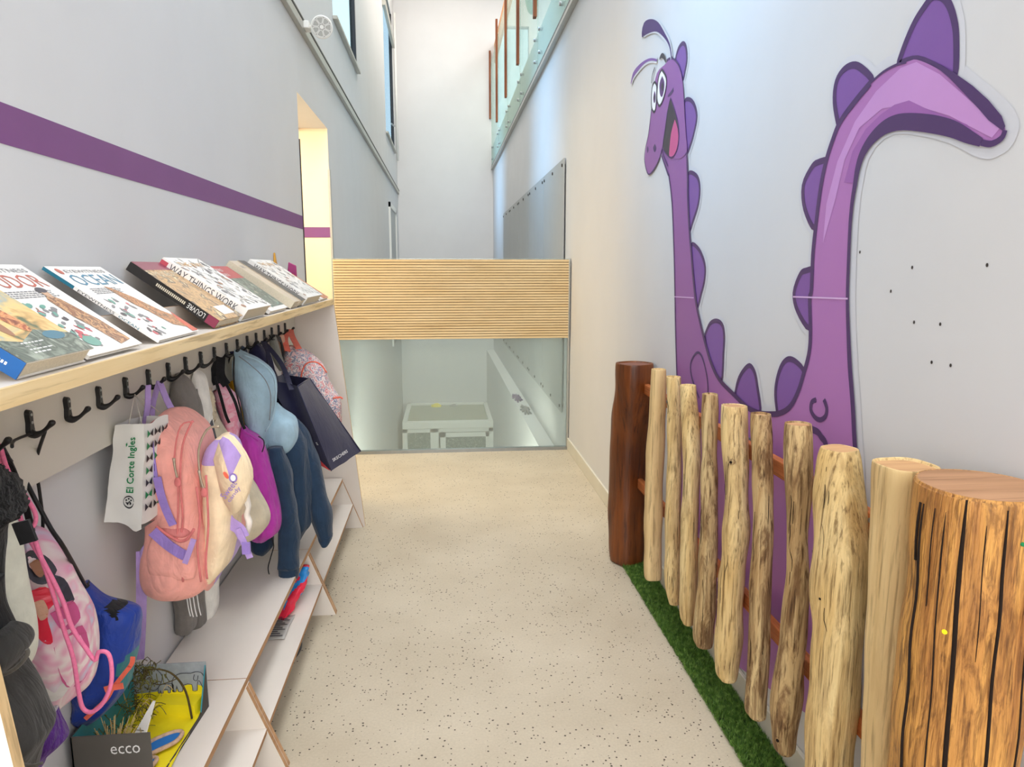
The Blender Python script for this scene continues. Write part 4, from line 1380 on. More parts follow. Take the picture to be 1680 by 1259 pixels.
# --- pink backpack
root = thing('backpack', (-.7, 2.0, .68), 'large salmon-pink and lilac school backpack with a cream flap pocket', 'backpack')
bk_s = S([(-0.756,1.118,0.009),(-0.752,1.107,0.02),(-0.747,1.086,0.041),(-0.738,1.042,0.062),(-0.736,0.964,0.068),(-0.735,0.857,0.075),(-0.736,0.786,0.084),(-0.744,0.712,0.094),(-0.751,0.649,0.094),(-0.752,0.611,0.073),(-0.74,0.593,0.017)], 2.0, [.03, .08, .11, .135, .14, .14, .14, .14, .14, .12, .07])
MB().loft(bk_s, 'backpack_pink', n=72, sub=6, expo=3.2, fold=.02, folds=5, ns=.012, nscale=11, seed=4, rot=-.05).build('body', root)
fp = S([(-0.628,1.035,0.011),(-0.63,1.009,0.032),(-0.629,0.956,0.044),(-0.624,0.883,0.05),(-0.631,0.81,0.045),(-0.64,0.737,0.042),(-0.652,0.673,0.031),(-0.673,0.627,0.011),(-0.679,0.599,0.005)], 2.02, [.05, .09, .11, .12, .12, .12, .12, .1, .06])
def fpm(c, th):
    return 'lilac' if (c.z > .975 or (c.z < .74 and c.y > 2.0)) else ('backpack_pink' if c.x < -.66 or c.z < .80 and c.y > 2.03 else 'cream')
MB().loft(fp, 'cream', n=64, sub=6, expo=3.0, fold=.02, folds=6, ns=.007, nscale=14, seed=8, matf=fpm).build('front_pocket', root)
Yq = 1.865
f = MB()
fl = [(-0.619,1.9,0.997),(-0.59,1.9,1.061),(-0.546,1.9,1.007),(-0.531,1.9,0.935),(-0.568,1.9,0.847),(-0.592,1.9,0.865),(-0.606,1.9,0.907)]
c0 = sum((Vector(p) for p in fl), Vector()) / len(fl)
q_ = smooth_path([tuple(p) for p in fl] + [tuple(fl[0])], 3)[:-1]
vs0 = [f.bm.verts.new(p) for p in q_]
vs1 = [f.bm.verts.new(p + Vector((.004, .035, 0))) for p in q_]
cc = f.bm.verts.new(c0 + Vector((.004, -.012, 0)))
for j in range(len(q_)):
    f.face([vs0[j], vs0[(j + 1) % len(q_)], cc], 'lilac' if q_[j].z > 1.03 and q_[j].x < c0.x + .03 else 'cream', True)
    f.face([vs1[j], vs1[(j + 1) % len(q_)], vs0[(j + 1) % len(q_)], vs0[j]], 'cream', True)
cf = lambda a, b_, l=0: c0 + Vector((a, -.0125 - l, b_))
f.text('Sweet', -.012, -.055, .055, .018, 'lilac_deep', cf, .001, .9)
f.text('candy', .002, -.066, .05, .014, 'lilac_deep', cf, .001, .9)
f.ell(.012, .004, .011, .013, 'lilac_deep', cf, .001)
f.ell(.012, .004, .007, .009, 'ink_white', cf, .0015)
f.ell(-.006, .012, .005, .011, 'coral', cf, .001, .5)
f.build('flap', root)
f = MB()   # piping and zips
def pq(Y, pts, r_, m_, sm=4):
    f.tube(pts, r_, m_, 8, sm=sm)
f.tube([(-0.649,1.855,1.115),(-0.678,1.855,1.051),(-0.691,1.855,0.954),(-0.692,1.855,0.854),(-0.704,1.855,0.77),(-0.704,1.855,0.676)], .0028, 'backpack_dark_pink', 8, sm=4)
f.tube([(-0.642,1.862,0.934),(-0.642,1.862,1.032),(-0.616,1.862,1.089),(-0.585,1.862,1.096)], .003, 'zip_metal', 8, sm=4)
f.tube([(-0.651,1.853,0.937),(-0.648,1.853,0.853),(-0.66,1.853,0.769),(-0.657,1.853,0.675)], .003, 'backpack_dark_pink', 8, sm=4)
f.tube([(-0.624,1.851,0.969),(-0.627,1.851,0.836),(-0.64,1.851,0.735),(-0.64,1.851,0.683)], .003, 'backpack_dark_pink', 8, sm=4)
f.tube([(-0.711,1.85,0.772),(-0.696,1.85,0.939),(-0.699,1.85,1.021),(-0.678,1.85,1.101),(-0.644,1.85,1.113)], .0022, 'backpack_dark_pink', 8, sm=4)
f.build('piping', root)
for pts in ([(-0.699,1.845,1.019),(-0.698,1.845,0.993),(-0.694,1.845,0.965)], [(-0.64,1.848,0.984),(-0.636,1.848,0.954),(-0.631,1.848,0.934)]):
    f = MB().tube(pts, [.004, .003, .003], 'zip_metal', 8, sm=3)
    e = Vector(pts[-1])
    f.loft([(e.x, e.y, e.z + .002, .004, .003), (e.x, e.y, e.z - .008, .0085, .004), (e.x, e.y, e.z - .018, .008, .004), (e.x, e.y, e.z - .023, .003, .002)], 'backpack_dark_pink', n=16, expo=2)
    f.build('zip_pull', root)
f = MB()   # side pocket
sp = S([(-0.736,0.823,0.036),(-0.727,0.798,0.052),(-0.731,0.756,0.06),(-0.735,0.712,0.062),(-0.736,0.678,0.053)], 1.872, [.012, .024, .028, .028, .015])
f.loft(sp, 'backpack_pink', n=40, expo=2.6, ns=.006, nscale=20, seed=2)
f.tube([(-0.757,1.845,0.837),(-0.734,1.845,0.816),(-0.702,1.845,0.794),(-0.68,1.845,0.8),(-0.662,1.845,0.826)], .004, 'backpack_dark_pink', 8, sm=4)
f.build('side_pocket', root)
f = MB().loft(S([(-0.728,0.83,0.028),(-0.715,0.808,0.033),(-0.708,0.792,0.014)], 1.868, [.006, .02, .01]), 'mesh_pink', n=30, ns=.004, nscale=30)
f.build('mesh_lining', root)
f = MB()
f.strap([(-0.764,1.838,0.826),(-0.733,1.838,0.792),(-0.704,1.838,0.767),(-0.687,1.838,0.756)], .028, .003, 'lilac_deep', (0, 0, 1))
f.strap([(-0.659,1.829,0.804),(-0.67,1.829,0.776),(-0.686,1.829,0.738)], .014, .003, 'lilac', (1, 0, 0))
f.strap([(-0.742,1.84,0.971),(-0.736,1.84,0.924),(-0.727,1.84,0.884),(-0.712,1.84,0.84)], .02, .003, 'lilac_deep', (1, 0, 0))
f.strap([(-0.751,1.846,1.097),(-0.752,1.846,1.039),(-0.748,1.846,0.958)], .012, .003, 'lilac_deep', (1, 0, 0))
f.build('compression_strap', root)
f = MB()
f.strap([(-0.618,1.93,0.856),(-0.598,1.93,0.813),(-0.573,1.93,0.791),(-0.562,1.93,0.766)], .032, .004, 'lilac', (1, 0, .4))
f.strap([(-0.574,1.922,0.794),(-0.56,1.922,0.755),(-0.546,1.922,0.708)], .017, .004, 'lilac', (1, 0, 0))
b0, = [(-0.552,1.915,0.74)]
f.box(b0[0] - .011, b0[0] + .011, b0[1] - .006, b0[1] + .003, b0[2] - .016, b0[2] + .016, 'lilac_deep')
f.build('buckle_strap', root)
f = MB()
for (x_, y_) in ((406, 812), (403, 826), (409, 840), (404, 850), (412, 862), (405, 870), (402, 800)):
    (p_,) = [(-1.07,1.97,2.151)] if False else (None,)
f.loft(S([(-0.557,0.888,0.004),(-0.56,0.861,0.01),(-0.556,0.84,0.008),(-0.561,0.817,0.008),(-0.556,0.794,0.009),(-0.563,0.768,0.009),(-0.562,0.758,0.003)], 1.97, .012), 'cream_cloth', n=16, expo=2)
f.build('charm', root)
f = MB()
f.strap([(-0.796,1.92,1.088),(-0.784,1.92,1.14),(-0.779,1.92,1.186),(-0.778,1.92,1.199)], .016, .003, 'lilac', (.6, 1, 0))
f.strap([(HX, hk(5), HZ + .006), (HX + .03, hk(5) - .02, HZ - .06), (HX + .075, hk(5) - .05, HZ - .115)], .020, .003, 'lilac', (.3, 1, .3))
f.strap([(HX, hk(5), HZ + .006), (HX - .004, hk(5) - .05, HZ - .06), (HX + .02, hk(5) - .12, HZ - .12)], .014, .003, 'lilac', (1, .2, 0))
f.build('carry_loop', root)
f = MB()
f.strap([(-0.823,1.9,0.748),(-0.83,1.9,0.652),(-0.84,1.9,0.546),(-0.854,1.9,0.434)], .026, .003, 'lilac', (1, .3, 0))
f.loft(S([(-0.811,0.768,0.002),(-0.814,0.748,0.012),(-0.813,0.73,0.01),(-0.807,0.71,0.001)], 1.9, .012), 'lilac', n=16)
f.build('shoulder_strap', root)

# --- grey trousers with stripes, behind the backpack
root = thing('tracksuit_trousers', (-.72, 2.24, .5), 'dark grey tracksuit trousers with thin white stripes, hanging behind the salmon backpack', 'trousers')
f = MB().loft(S([(-0.817,1.185,0.007),(-0.811,1.167,0.02),(-0.807,1.132,0.03),(-0.801,1.055,0.043),(-0.802,0.899,0.045),(-0.821,0.659,0.043),(-0.846,0.494,0.037),(-0.851,0.41,0.033),(-0.853,0.347,0.028),(-0.851,0.339,0.02)], 2.24, [.02, .04, .06, .07, .07, .06, .05, .045, .045, .04]), 'grey_cloth', fold=.10, folds=4, ns=.006, seed=5)
f.build('leg', root)
f = MB().loft(S([(-0.84,1.113,0.035),(-0.838,0.867,0.045),(-0.851,0.57,0.049),(-0.859,0.439,0.033),(-0.86,0.305,0.029),(-0.855,0.272,0.008)], 2.36, .05), 'grey_cloth', fold=.08, folds=4, ns=.006, seed=9)
f.loft(S([(-0.907,0.477,0.011),(-0.901,0.367,0.027),(-0.892,0.279,0.037),(-0.891,0.243,0.032),(-0.913,0.231,0.005)], 2.33, .045), 'grey_cloth', fold=.08, folds=4, ns=.006, seed=19)
f.build('leg', root)
f = MB()
for d in (0, 5.5, 11, 16):
    pts = [Vector(p) for p in [(-0.819,2.168,0.526),(-0.816,2.168,0.486),(-0.813,2.168,0.445),(-0.809,2.168,0.42)]]
    f.strap([p + Vector((d * .0019, d * .0002 - .008 + .010 * abs(d - 8) / 8, 0)) for p in pts], .003, .002, 'white_ink', (1, 0, 0))
f.build('stripe', root)

# --- white cardigan
root = thing('white_cardigan', (-.72, 2.45, .55), 'soft white garment hanging between the grey trousers and the beige fleece coat', 'garment')
MB().loft(S([(-0.827,1.167,0.005),(-0.82,1.143,0.02),(-0.815,1.081,0.025),(-0.812,0.976,0.027),(-0.815,0.763,0.025),(-0.819,0.544,0.025),(-0.826,0.409,0.025),(-0.83,0.319,0.02),(-0.835,0.286,0.007),(-0.837,0.278,0.003)], 2.42, [.02, .04, .05, .06, .06, .06, .05, .045, .04, .02]), 'white_cloth', fold=.07, folds=5, ns=.006, seed=3).build('body', root)

# --- beige fleece coat
root = thing('fleece_coat', (-.62, 2.52, .7), 'beige fleece coat with fluffy collar, wedge-shaped, hanging beside the pink backpack', 'coat')
MB().loft(S([(-0.832,1.085,0.011),(-0.824,0.976,0.022),(-0.801,0.887,0.05),(-0.778,0.798,0.064),(-0.752,0.707,0.083),(-0.736,0.639,0.093),(-0.734,0.587,0.086),(-0.739,0.55,0.06),(-0.744,0.532,0.018)], 2.52, [.04, .07, .09, .10, .11, .11, .11, .10, .05]), 'beige_fleece', fold=.05, folds=4, ns=.012, nscale=8, seed=7, expo=2.1).build('body', root)
MB().loft(S([(-0.839,1.141,0.004),(-0.828,1.12,0.01),(-0.818,1.074,0.019),(-0.817,1.031,0.022),(-0.813,0.988,0.024),(-0.816,0.968,0.014)], 2.46, [.02, .04, .055, .06, .055, .02]), 'beige_fur', fine=.009, ns=.012, nscale=22, seed=1).build('collar', root)
MB().loft(S([(-0.789,1.035,0.003),(-0.786,0.977,0.005),(-0.776,0.913,0.005),(-0.77,0.875,0.002)], 2.415, [.01, .02, .02, .005]), 'fold_shadow', n=20).build('sleeve_gap_shade', root)  # dark sliver: shade in the sleeve gap put into its colour

# --- pink printed gym bag with black straps
root = thing('printed_bag', (-.68, 2.64, .9), 'bright pink patterned bag on broad black straps, between fleece coat and pale blue hood', 'bag')
MB().loft(S([(-0.83,1.088,0.006),(-0.816,1.06,0.032),(-0.8,1.015,0.043),(-0.792,0.946,0.035),(-0.784,0.875,0.019),(-0.779,0.817,0.005)], 2.66, [.02, .04, .05, .05, .05, .03]), 'pink_print', fold=.06, folds=6, ns=.01, seed=6).build('body', root)
f = MB()
f.strap([(HX, hk(9) - .02, HZ + .004)] + [(-0.82,2.6,1.133),(-0.812,2.6,1.093)], .035, .004, 'black_cloth', (.8, .6, 0))
f.strap([(HX, hk(9) - .02, HZ + .004)] + [(-0.795,2.58,1.129),(-0.776,2.58,1.091)], .03, .004, 'black_cloth', (1, .2, 0))
f.strap([(-0.813,2.57,1.124),(-0.797,2.57,1.054),(-0.784,2.57,0.987),(-0.773,2.57,0.955)], .010, .003, 'black_cloth', (1, 0, 0))
f.strap([(-0.77,2.56,1.095),(-0.745,2.56,1.033),(-0.73,2.56,0.966),(-0.717,2.56,0.934)], .010, .003, 'black_cloth', (1, 0, 0))
f.build('strap', root)

# --- magenta drawstring bag
root = thing('drawstring_bag', (-.6, 2.68, .7), 'shiny magenta drawstring bag hanging between the beige coat and the navy jacket', 'bag')
MB().loft(S([(-0.755,0.917,0.005),(-0.75,0.899,0.013),(-0.734,0.87,0.036),(-0.723,0.81,0.048),(-0.705,0.678,0.056),(-0.697,0.581,0.063),(-0.7,0.512,0.058),(-0.712,0.478,0.031),(-0.71,0.463,0.009)], 2.68, [.02, .04, .06, .07, .08, .08, .08, .05, .02]), 'magenta', fold=.08, folds=9, ns=.006, seed=2).build('body', root)
f = MB()
f.tube([(-0.737,2.6,0.921),(-0.72,2.6,0.907),(-0.704,2.6,0.897),(-0.683,2.6,0.879)], .0035, 'magenta', 8, sm=3)
f.tube([(-0.677,2.58,0.901),(-0.66,2.58,0.887),(-0.659,2.58,0.865),(-0.667,2.58,0.842)], .002, 'cord_black', 8, sm=4)
f.tube([(HX, hk(10), HZ + .004)] + [(-0.762,2.62,1.1),(-0.746,2.62,0.999),(-0.738,2.62,0.921)], .003, 'cord_black', 8, sm=3)
f.build('cord', root)

# --- yellow garment peeking out
root = thing('yellow_sweater', (-.76, 2.92, .8), 'mustard-yellow garment peeking out behind the pale blue hood', 'garment')
MB().loft(S([(-0.868,1.099,0.005),(-0.863,1.059,0.019),(-0.855,0.988,0.024),(-0.847,0.861,0.027),(-0.837,0.706,0.022)], 2.94, .045), 'yellow_cloth', fold=.06, ns=.006).build('body', root)
tag(MB().tube([(HX, hk(10), HZ + .004)] + [(-0.845,2.8,1.157),(-0.858,2.8,1.105),(-0.866,2.8,1.038)], .0035, 'cord_black', 8, sm=3).tube([(HX, hk(10), HZ + .004)] + [(-0.827,2.8,1.156),(-0.845,2.8,1.085),(-0.853,2.8,1.038)], .003, 'cord_black', 8, sm=3).build('hanging_cord'), 'pair of thin dark cords hanging left of the pale blue hood', 'cord')

# --- hooded jacket
root = thing('hooded_jacket', (-.55, 2.78, .65), 'child\'s hooded jacket, pale blue hood and yoke over navy body and sleeves', 'jacket')
f = MB()
hs = S([(-0.797,1.196,0.008),(-0.786,1.179,0.021),(-0.762,1.151,0.053),(-0.737,1.103,0.073),(-0.728,1.04,0.072),(-0.724,0.975,0.064),(-0.726,0.914,0.051),(-0.722,0.86,0.033),(-0.704,0.8,0.006)], 2.80, [.03, .06, .08, .09, .10, .10, .09, .07, .02])
f.loft(hs, 'pale_blue', fold=.03, folds=3, ns=.012, nscale=9, seed=3, expo=2.1)
f.tube([(-0.748,2.7,1.186),(-0.688,2.7,1.158),(-0.646,2.7,1.116),(-0.635,2.7,1.07),(-0.638,2.7,1),(-0.655,2.7,0.934),(-0.68,2.7,0.892)], .0035, 'pale_blue', 8, sm=4)
f.tube([(-0.759,2.69,1.181),(-0.717,2.69,1.146),(-0.671,2.69,1.095),(-0.652,2.69,1.03),(-0.662,2.69,0.936)], .0016, 'ink_grey', 8, sm=4)
f.build('hood', root)
f = MB().loft(S([(-0.683,0.966,0.014),(-0.695,0.935,0.057),(-0.68,0.901,0.079),(-0.669,0.86,0.078),(-0.661,0.819,0.069),(-0.664,0.784,0.053),(-0.665,0.758,0.014)], 2.86, [.04, .07, .09, .09, .09, .08, .04]), 'pale_blue', fold=.03, folds=4, ns=.012, nscale=10, seed=5)
f.build('yoke', root)
f = MB().loft(S([(-0.647,0.87,0.051),(-0.639,0.794,0.078),(-0.631,0.69,0.08),(-0.622,0.56,0.068),(-0.619,0.46,0.052),(-0.621,0.423,0.031),(-0.619,0.386,0.009)], 2.88, [.06, .08, .08, .08, .07, .05, .03]), 'navy', fold=.08, folds=6, ns=.012, nscale=10, seed=8)
f.build('body', root)
f = MB().loft(S([(-0.655,0.819,0.028),(-0.644,0.756,0.034),(-0.629,0.657,0.031),(-0.621,0.557,0.034),(-0.625,0.43,0.039),(-0.631,0.329,0.041)], 2.74, [.035, .05, .05, .05, .05, .045]), 'navy', fold=.06, folds=4, ns=.009, nscale=12, seed=12)
f.loft(S([(-0.631,0.334,0.04),(-0.631,0.319,0.039),(-0.631,0.303,0.039),(-0.633,0.282,0.036)], 2.74, .044), 'navy', fold=.03, folds=16)
f.build('sleeve', root)
f = MB().loft(S([(-0.628,0.887,0.02),(-0.604,0.829,0.038),(-0.579,0.73,0.044),(-0.547,0.597,0.042),(-0.527,0.49,0.042),(-0.518,0.414,0.035),(-0.514,0.377,0.029)], 2.92, [.03, .05, .055, .055, .055, .05, .045]), 'navy', fold=.05, folds=4, ns=.009, nscale=12, seed=15)
f.loft(S([(-0.515,0.388,0.031),(-0.516,0.366,0.026),(-0.516,0.346,0.014)], 2.92, .042), 'navy', fold=.03, folds=16)
f.build('sleeve', root)
MB().strap([(HX, hk(10) + .01, HZ + .004)] + [(-0.815,2.78,1.187),(-0.797,2.78,1.182)], .018, .004, 'navy_deep', (0, 1, 0)).build('hanging_loop', root)

# --- navy garments behind
root = thing('navy_cardigan', (-.62, 3.1, .8), 'dark navy garment hung behind the pale blue hood, folded over its hook', 'garment')
MB().loft(S([(-0.804,1.195,0.004),(-0.804,1.174,0.017),(-0.805,1.143,0.035),(-0.788,1.089,0.041),(-0.756,1.022,0.036),(-0.732,0.873,0.036),(-0.718,0.708,0.045),(-0.721,0.54,0.034)], 3.12, [.02, .03, .05, .06, .06, .06, .06, .04]), 'navy_deep', fold=.08, folds=5, ns=.008, seed=4).build('body', root)
root = thing('navy_sweater', (-.7, 2.98, .8), 'small navy garment tucked on the hook just behind the pale blue hood', 'garment')
MB().loft(S([(-0.839,1.189,0.012),(-0.833,1.174,0.021),(-0.825,1.133,0.02),(-0.802,1.058,0.023),(-0.789,0.851,0.024)], 2.98, [.02, .03, .04, .04, .03]), 'navy', fold=.06, ns=.006, seed=6).build('body', root)
root = thing('navy_gym_shorts', (-.66, 2.9, .38), 'rounded navy fabric bundle with black cord hanging under the magenta bag', 'garment')
f = MB().loft(S([(-0.752,0.438,0.036),(-0.756,0.412,0.048),(-0.758,0.381,0.044),(-0.762,0.359,0.031),(-0.755,0.344,0.011)], 2.84, [.04, .05, .05, .04, .02]), 'navy', fold=.05, ns=.008, seed=2)
f.build('body', root)
f = MB()
f.tube([(-0.674,2.74,0.488),(-0.69,2.74,0.459),(-0.685,2.74,0.418),(-0.699,2.74,0.37),(-0.711,2.74,0.327),(-0.706,2.74,0.291),(-0.69,2.74,0.275),(-0.67,2.74,0.289),(-0.662,2.74,0.32)], .0022, 'cord_black', 8, sm=4)
f.build('cord', root)

# --- grey strap cloth, black strap
tag(MB().loft(S([(-0.802,1.19,0.014),(-0.799,1.167,0.018),(-0.79,1.109,0.023),(-0.778,1.062,0.022),(-0.768,1.027,0.012)], 3.40, [.02, .03, .035, .03, .015]), 'grey_strap', fold=.10, folds=3, ns=.004).build('grey_scarf'),
    'folded grey scarf draped over a hook beside the floral backpack', 'scarf')
tag(MB().strap([(HX, hk(14), HZ + .004), (HX + .01, hk(15), HZ - .02), (HX + .02, hk(15), HZ - .12)], .03, .004, 'black_cloth', (0, 1, 0)).build('black_strap'),
    'black fabric strap sagging between two far hooks', 'strap')

# --- navy tote
root = thing('tote_bag', (-.5, 3.0, .66), 'glossy dark navy tote bag with red bottom gusset and small white lettering', 'bag')
TL, BL_ = [(-0.606,2.95,1.023),(-0.483,2.95,0.658)]
TR, BR_ = [(-0.602,3.2,1.018),(-0.388,3.2,0.676)]
TLb, BLb = [(-0.734,3,1.038),(-0.555,3,0.684)]
TL, BL_, TR, BR_, TLb, BLb = map(Vector, (TL, BL_, TR, BR_, TLb, BLb))
TRb, BRb = TLb + (TR - TL), BLb + (BR_ - BL_)
f = MB()
fr2 = bil(TL, TR, BR_, BL_)
sheet(f, lambda u, v: Vector(fr2(u, v)) + Vector((.012 * math.sin(math.pi * u) * math.sin(math.pi * v), 0, 0)), 10, 16, 'navy_bag', .003, 2, sc=12)
fr3 = bil(TLb, TL, BL_, BLb)
sheet(f, lambda u, v: Vector(fr3(u, v)) + Vector((0, .03 * math.sin(math.pi * u) * (1 - v), 0)), 10, 16, 'navy_bag', .003, 2, sc=12)
fr4 = bil(TLb, TRb, BRb, BLb)
sheet(f, fr4, 6, 8, 'navy_bag', .003, 2, sc=12)
fr5 = bil(TRb, TR, BR_, BRb)
sheet(f, fr5, 6, 8, 'navy_bag', .003, 2, sc=12)
fr6 = bil(BLb, BL_, BR_, BRb)
sheet(f, fr6, 6, 8, 'navy_bag', .002, 2, sc=12)
f.poly([(0, 0), (1, 0), (.2, .2)], 'red_trim', lambda a, b_, l=0: Vector(fr3(a * .98 + .01, 1 - b_ * .8)) + Vector((0, -.006, 0)))
f.build('bag_body', root)
f = MB()
f.keep = True
cT = lambda a, b_, l=0: Vector(fr2(a, 1 - b_)) + Vector((.012 * math.sin(math.pi * a) * math.sin(math.pi * b_) + .004, -.003, 0))
f.text('SKECHERS', .12, .085, .5, .035, 'white_ink', cT)
f.text('S', .82, .3, .1, .03, 'white_ink', lambda a, b_, l=0: Vector(fr3(a - .05, 1 - b_)) + Vector((0, -.006, 0)))
f.build('print', root)
f = MB()
f.strap([TL.lerp(TLb, .2) + Vector((0, 0, -.02)), (-.70, 3.1, 1.10), (HX, hk(13), HZ + .002)], .02, .004, 'navy_bag', (1, .3, 0))
f.strap([TL.lerp(TLb, .75) + Vector((0, 0, -.02)), (-.74, 3.08, 1.11), (HX, hk(13), HZ + .002)], .02, .004, 'navy_bag', (1, .3, 0))
f.tube([TL, TR], .003, 'navy_bag', 8)
f.tube([TL, BL_], .0022, 'navy_bag', 8)
f.tube([TR, BR_], .003, 'navy_bag', 8)
f.build('handle', root)

# --- floral backpack
root = thing('floral_backpack', (-.62, 3.55, .8), 'white, pink and grey flower-print backpack with coral carry loops, nearest the far end panel', 'backpack')
MB().loft(S([(-0.748,1.126,0.015),(-0.733,1.102,0.05),(-0.707,1.053,0.086),(-0.693,0.992,0.105),(-0.678,0.911,0.117),(-0.662,0.861,0.13),(-0.647,0.796,0.125),(-0.629,0.724,0.104),(-0.625,0.623,0.083),(-0.629,0.528,0.052)], 3.56, [.04, .07, .09, .10, .11, .11, .11, .11, .09, .04]), 'floral_print', expo=2.5, ns=.01, nscale=12, fold=.02, seed=9).build('body', root)
f = MB()
f.tube([(-0.666,3.4,0.903),(-0.68,3.4,0.985),(-0.66,3.4,1.049),(-0.625,3.4,1.067),(-0.586,3.4,1.054),(-0.559,3.4,1.013)], .0035, 'coral', 8, sm=4)
f.tube([(-0.536,3.4,0.889),(-0.501,3.4,0.894),(-0.49,3.4,0.885)], .004, 'coral', 8, sm=3)
f.build('piping', root)
f = MB()
f.strap([(HX, hk(17), HZ + .004), (HX + .01, 3.6, 1.16)] + [(-0.748,3.46,1.113)], .028, .004, 'coral', (.7, .7, 0))
f.strap([(HX, hk(17), HZ + .004), (HX + .035, 3.65, 1.165)] + [(-0.696,3.46,1.124)], .028, .004, 'coral', (1, .3, 0))
f.build('carry_loop', root)
tag(MB().loft(S([(-0.798,1.182,0.013),(-0.798,1.163,0.018),(-0.799,1.107,0.019),(-0.8,1.031,0.016)], 3.55, .03), 'peach', fold=.05).build('peach_cloth'), 'small peach-coloured cloth hanging left of the coral loops', 'cloth')

# ================================================================ NEAR CLUSTER AT THE LEFT EDGE
root = thing('blue_drawstring_bag', (-.78, 1.66, .6), 'royal blue drawstring bag with black top and coral print, behind the pastel one', 'bag')
def bm_(c, th):
    return 'black_cloth' if c.z > .755 + (c.x + .82) * -.9 and c.x < -.76 else ('teal' if (c.x + .80) * .9 > (c.z - .56) and c.x > -.77 and c.z < .66 else None)
MB().loft(S([(-0.845,0.776,0.004),(-0.837,0.755,0.007),(-0.823,0.73,0.02),(-0.796,0.711,0.057),(-0.793,0.688,0.062),(-0.798,0.649,0.058),(-0.804,0.587,0.056),(-0.82,0.525,0.062),(-0.843,0.487,0.058),(-0.864,0.457,0.049),(-0.883,0.43,0.036),(-0.893,0.418,0.009)], 1.64, [.02, .03, .04, .04, .05, .05, .06, .06, .05, .05, .03, .015]), 'royal_blue', fold=.05, folds=7, ns=.012, nscale=10, seed=6, matf=bm_, sub=6).build('body', root)
f = MB()
f.strap([(-0.838,1.575,0.475),(-0.791,1.575,0.518),(-0.771,1.575,0.548),(-0.742,1.575,0.584),(-0.725,1.575,0.606),(-0.721,1.575,0.623)], .010, .003, 'coral', (.6, 0, .8))
f.build('print', root)
f = MB()
f.strap([(-0.787,1.571,0.548),(-0.765,1.571,0.553),(-0.746,1.571,0.555)], .014, .003, 'coral', (0, 0, 1))
f.build('print', root)
f = MB()
f.tube([(HX, hk(1), HZ - .004)] + [(-0.842,1.5,1.106),(-0.841,1.5,1.053),(-0.84,1.5,0.987),(-0.843,1.5,0.934),(-0.819,1.5,0.838),(-0.778,1.5,0.815)], .0035, 'cord_black', 8, sm=4)
f.tube([(HX - .01, hk(0), HZ)] + [(-0.842,1.44,1.11),(-0.817,1.44,1.046),(-0.793,1.44,0.984),(-0.772,1.44,0.942)] + [(-0.811,1.58,0.797)], .0045, 'cord_black', 8, sm=4)
f.build('cord', root)

root = thing('pastel_drawstring_bag', (-.78, 1.42, .5), 'pastel pink, lilac and white printed drawstring bag with pink cords', 'bag')
pb = S([(-0.829,0.986,0.004),(-0.824,0.972,0.009),(-0.818,0.944,0.015),(-0.811,0.892,0.035),(-0.804,0.825,0.053),(-0.8,0.758,0.06),(-0.798,0.704,0.058),(-0.796,0.649,0.048),(-0.802,0.621,0.024),(-0.815,0.597,0.008),(-0.82,0.586,0.003)], 1.44, [.02, .035, .05, .06, .07, .075, .075, .06, .05, .03, .015])
MB().loft(pb, 'princess_print', fold=.04, folds=9, ns=.010, nscale=9, seed=3, sub=6, n=80).build('body', root)
# stand-in print: plain patches of the same colours
f = MB()
def near_surface(px_y):
    return px_y
SK = lambda Y: None
def surf(secs):
    """front (towards -y) surface of a lofted body as a canvas: a = -1..1 across, b = height z"""
    q_ = smooth_path(secs, 6)
    def g(a, z, l=0):
        k = min(q_, key=lambda s: abs(s[2] - z))
        th = -math.pi / 2 + a * 1.5
        return Vector((k[0] + k[3] * math.cos(th), k[1] + k[4] * math.sin(th), z)) + Vector((math.cos(th), math.sin(th), 0)) * (.006 + l)
    return g
g = surf(pb)
z_ = lambda py: 1.5 - (py - 442) * 1.38 / 1160 + .03
def blob(pts, mt, l=0):
    f.poly([tuple(p) for p in smooth_path(list(pts) + [pts[0]], 4)][:-1], mt, g, l)
zt_, zb_ = pb[0][2], pb[-1][2]
H_ = zt_ - zb_
ZZ = lambda t: zt_ - H_ * t
for pts, mt in (([(-.1, .10), (.35, .07), (.75, .12), (.8, .2), (.45, .24), (.1, .2)], 'ink_dark'), ([(.2, .13), (.5, .12), (.6, .18), (.35, .2)], 'ink_brown'),
                ([(.6, .2), (.85, .25), (.85, .36), (.68, .34)], 'ink_dark'), ([(-.05, .26), (.4, .25), (.55, .32), (.3, .38), (.3, .52), (.1, .5), (-.05, .38)], 'plastic_red'),
                ([(.1, .31), (.3, .31), (.32, .38), (.15, .4)], 'peach'), ([(.35, .38), (.8, .36), (.85, .46), (.5, .48)], 'ink_tongue'),
                ([(-.75, .44), (-.35, .42), (-.15, .5), (-.25, .6), (-.65, .58)], 'amber_wood'), ([(-.65, .52), (-.35, .52), (-.32, .62), (-.6, .66)], 'peach'),
                ([(-.8, .7), (-.35, .68), (-.45, .82), (-.6, .9), (-.8, .8)], 'plastic_blue'), ([(-.2, .64), (.3, .58), (.4, .8), (-.1, .84)], 'cover_white'),
                ([(.3, .55), (.85, .5), (.85, .75), (.4, .78)], 'ink_tongue')):
    blob([(a, ZZ(t)) for a, t in pts], mt)
f.build('print', root)
f = MB()
f.tube([(HX, hk(0), HZ + .004)] + [(-0.801,1.34,1.132),(-0.778,1.34,1.088),(-0.763,1.34,1.052),(-0.767,1.34,1.028),(-0.783,1.34,1.022)], .004, 'cord_pink', 8, sm=4)
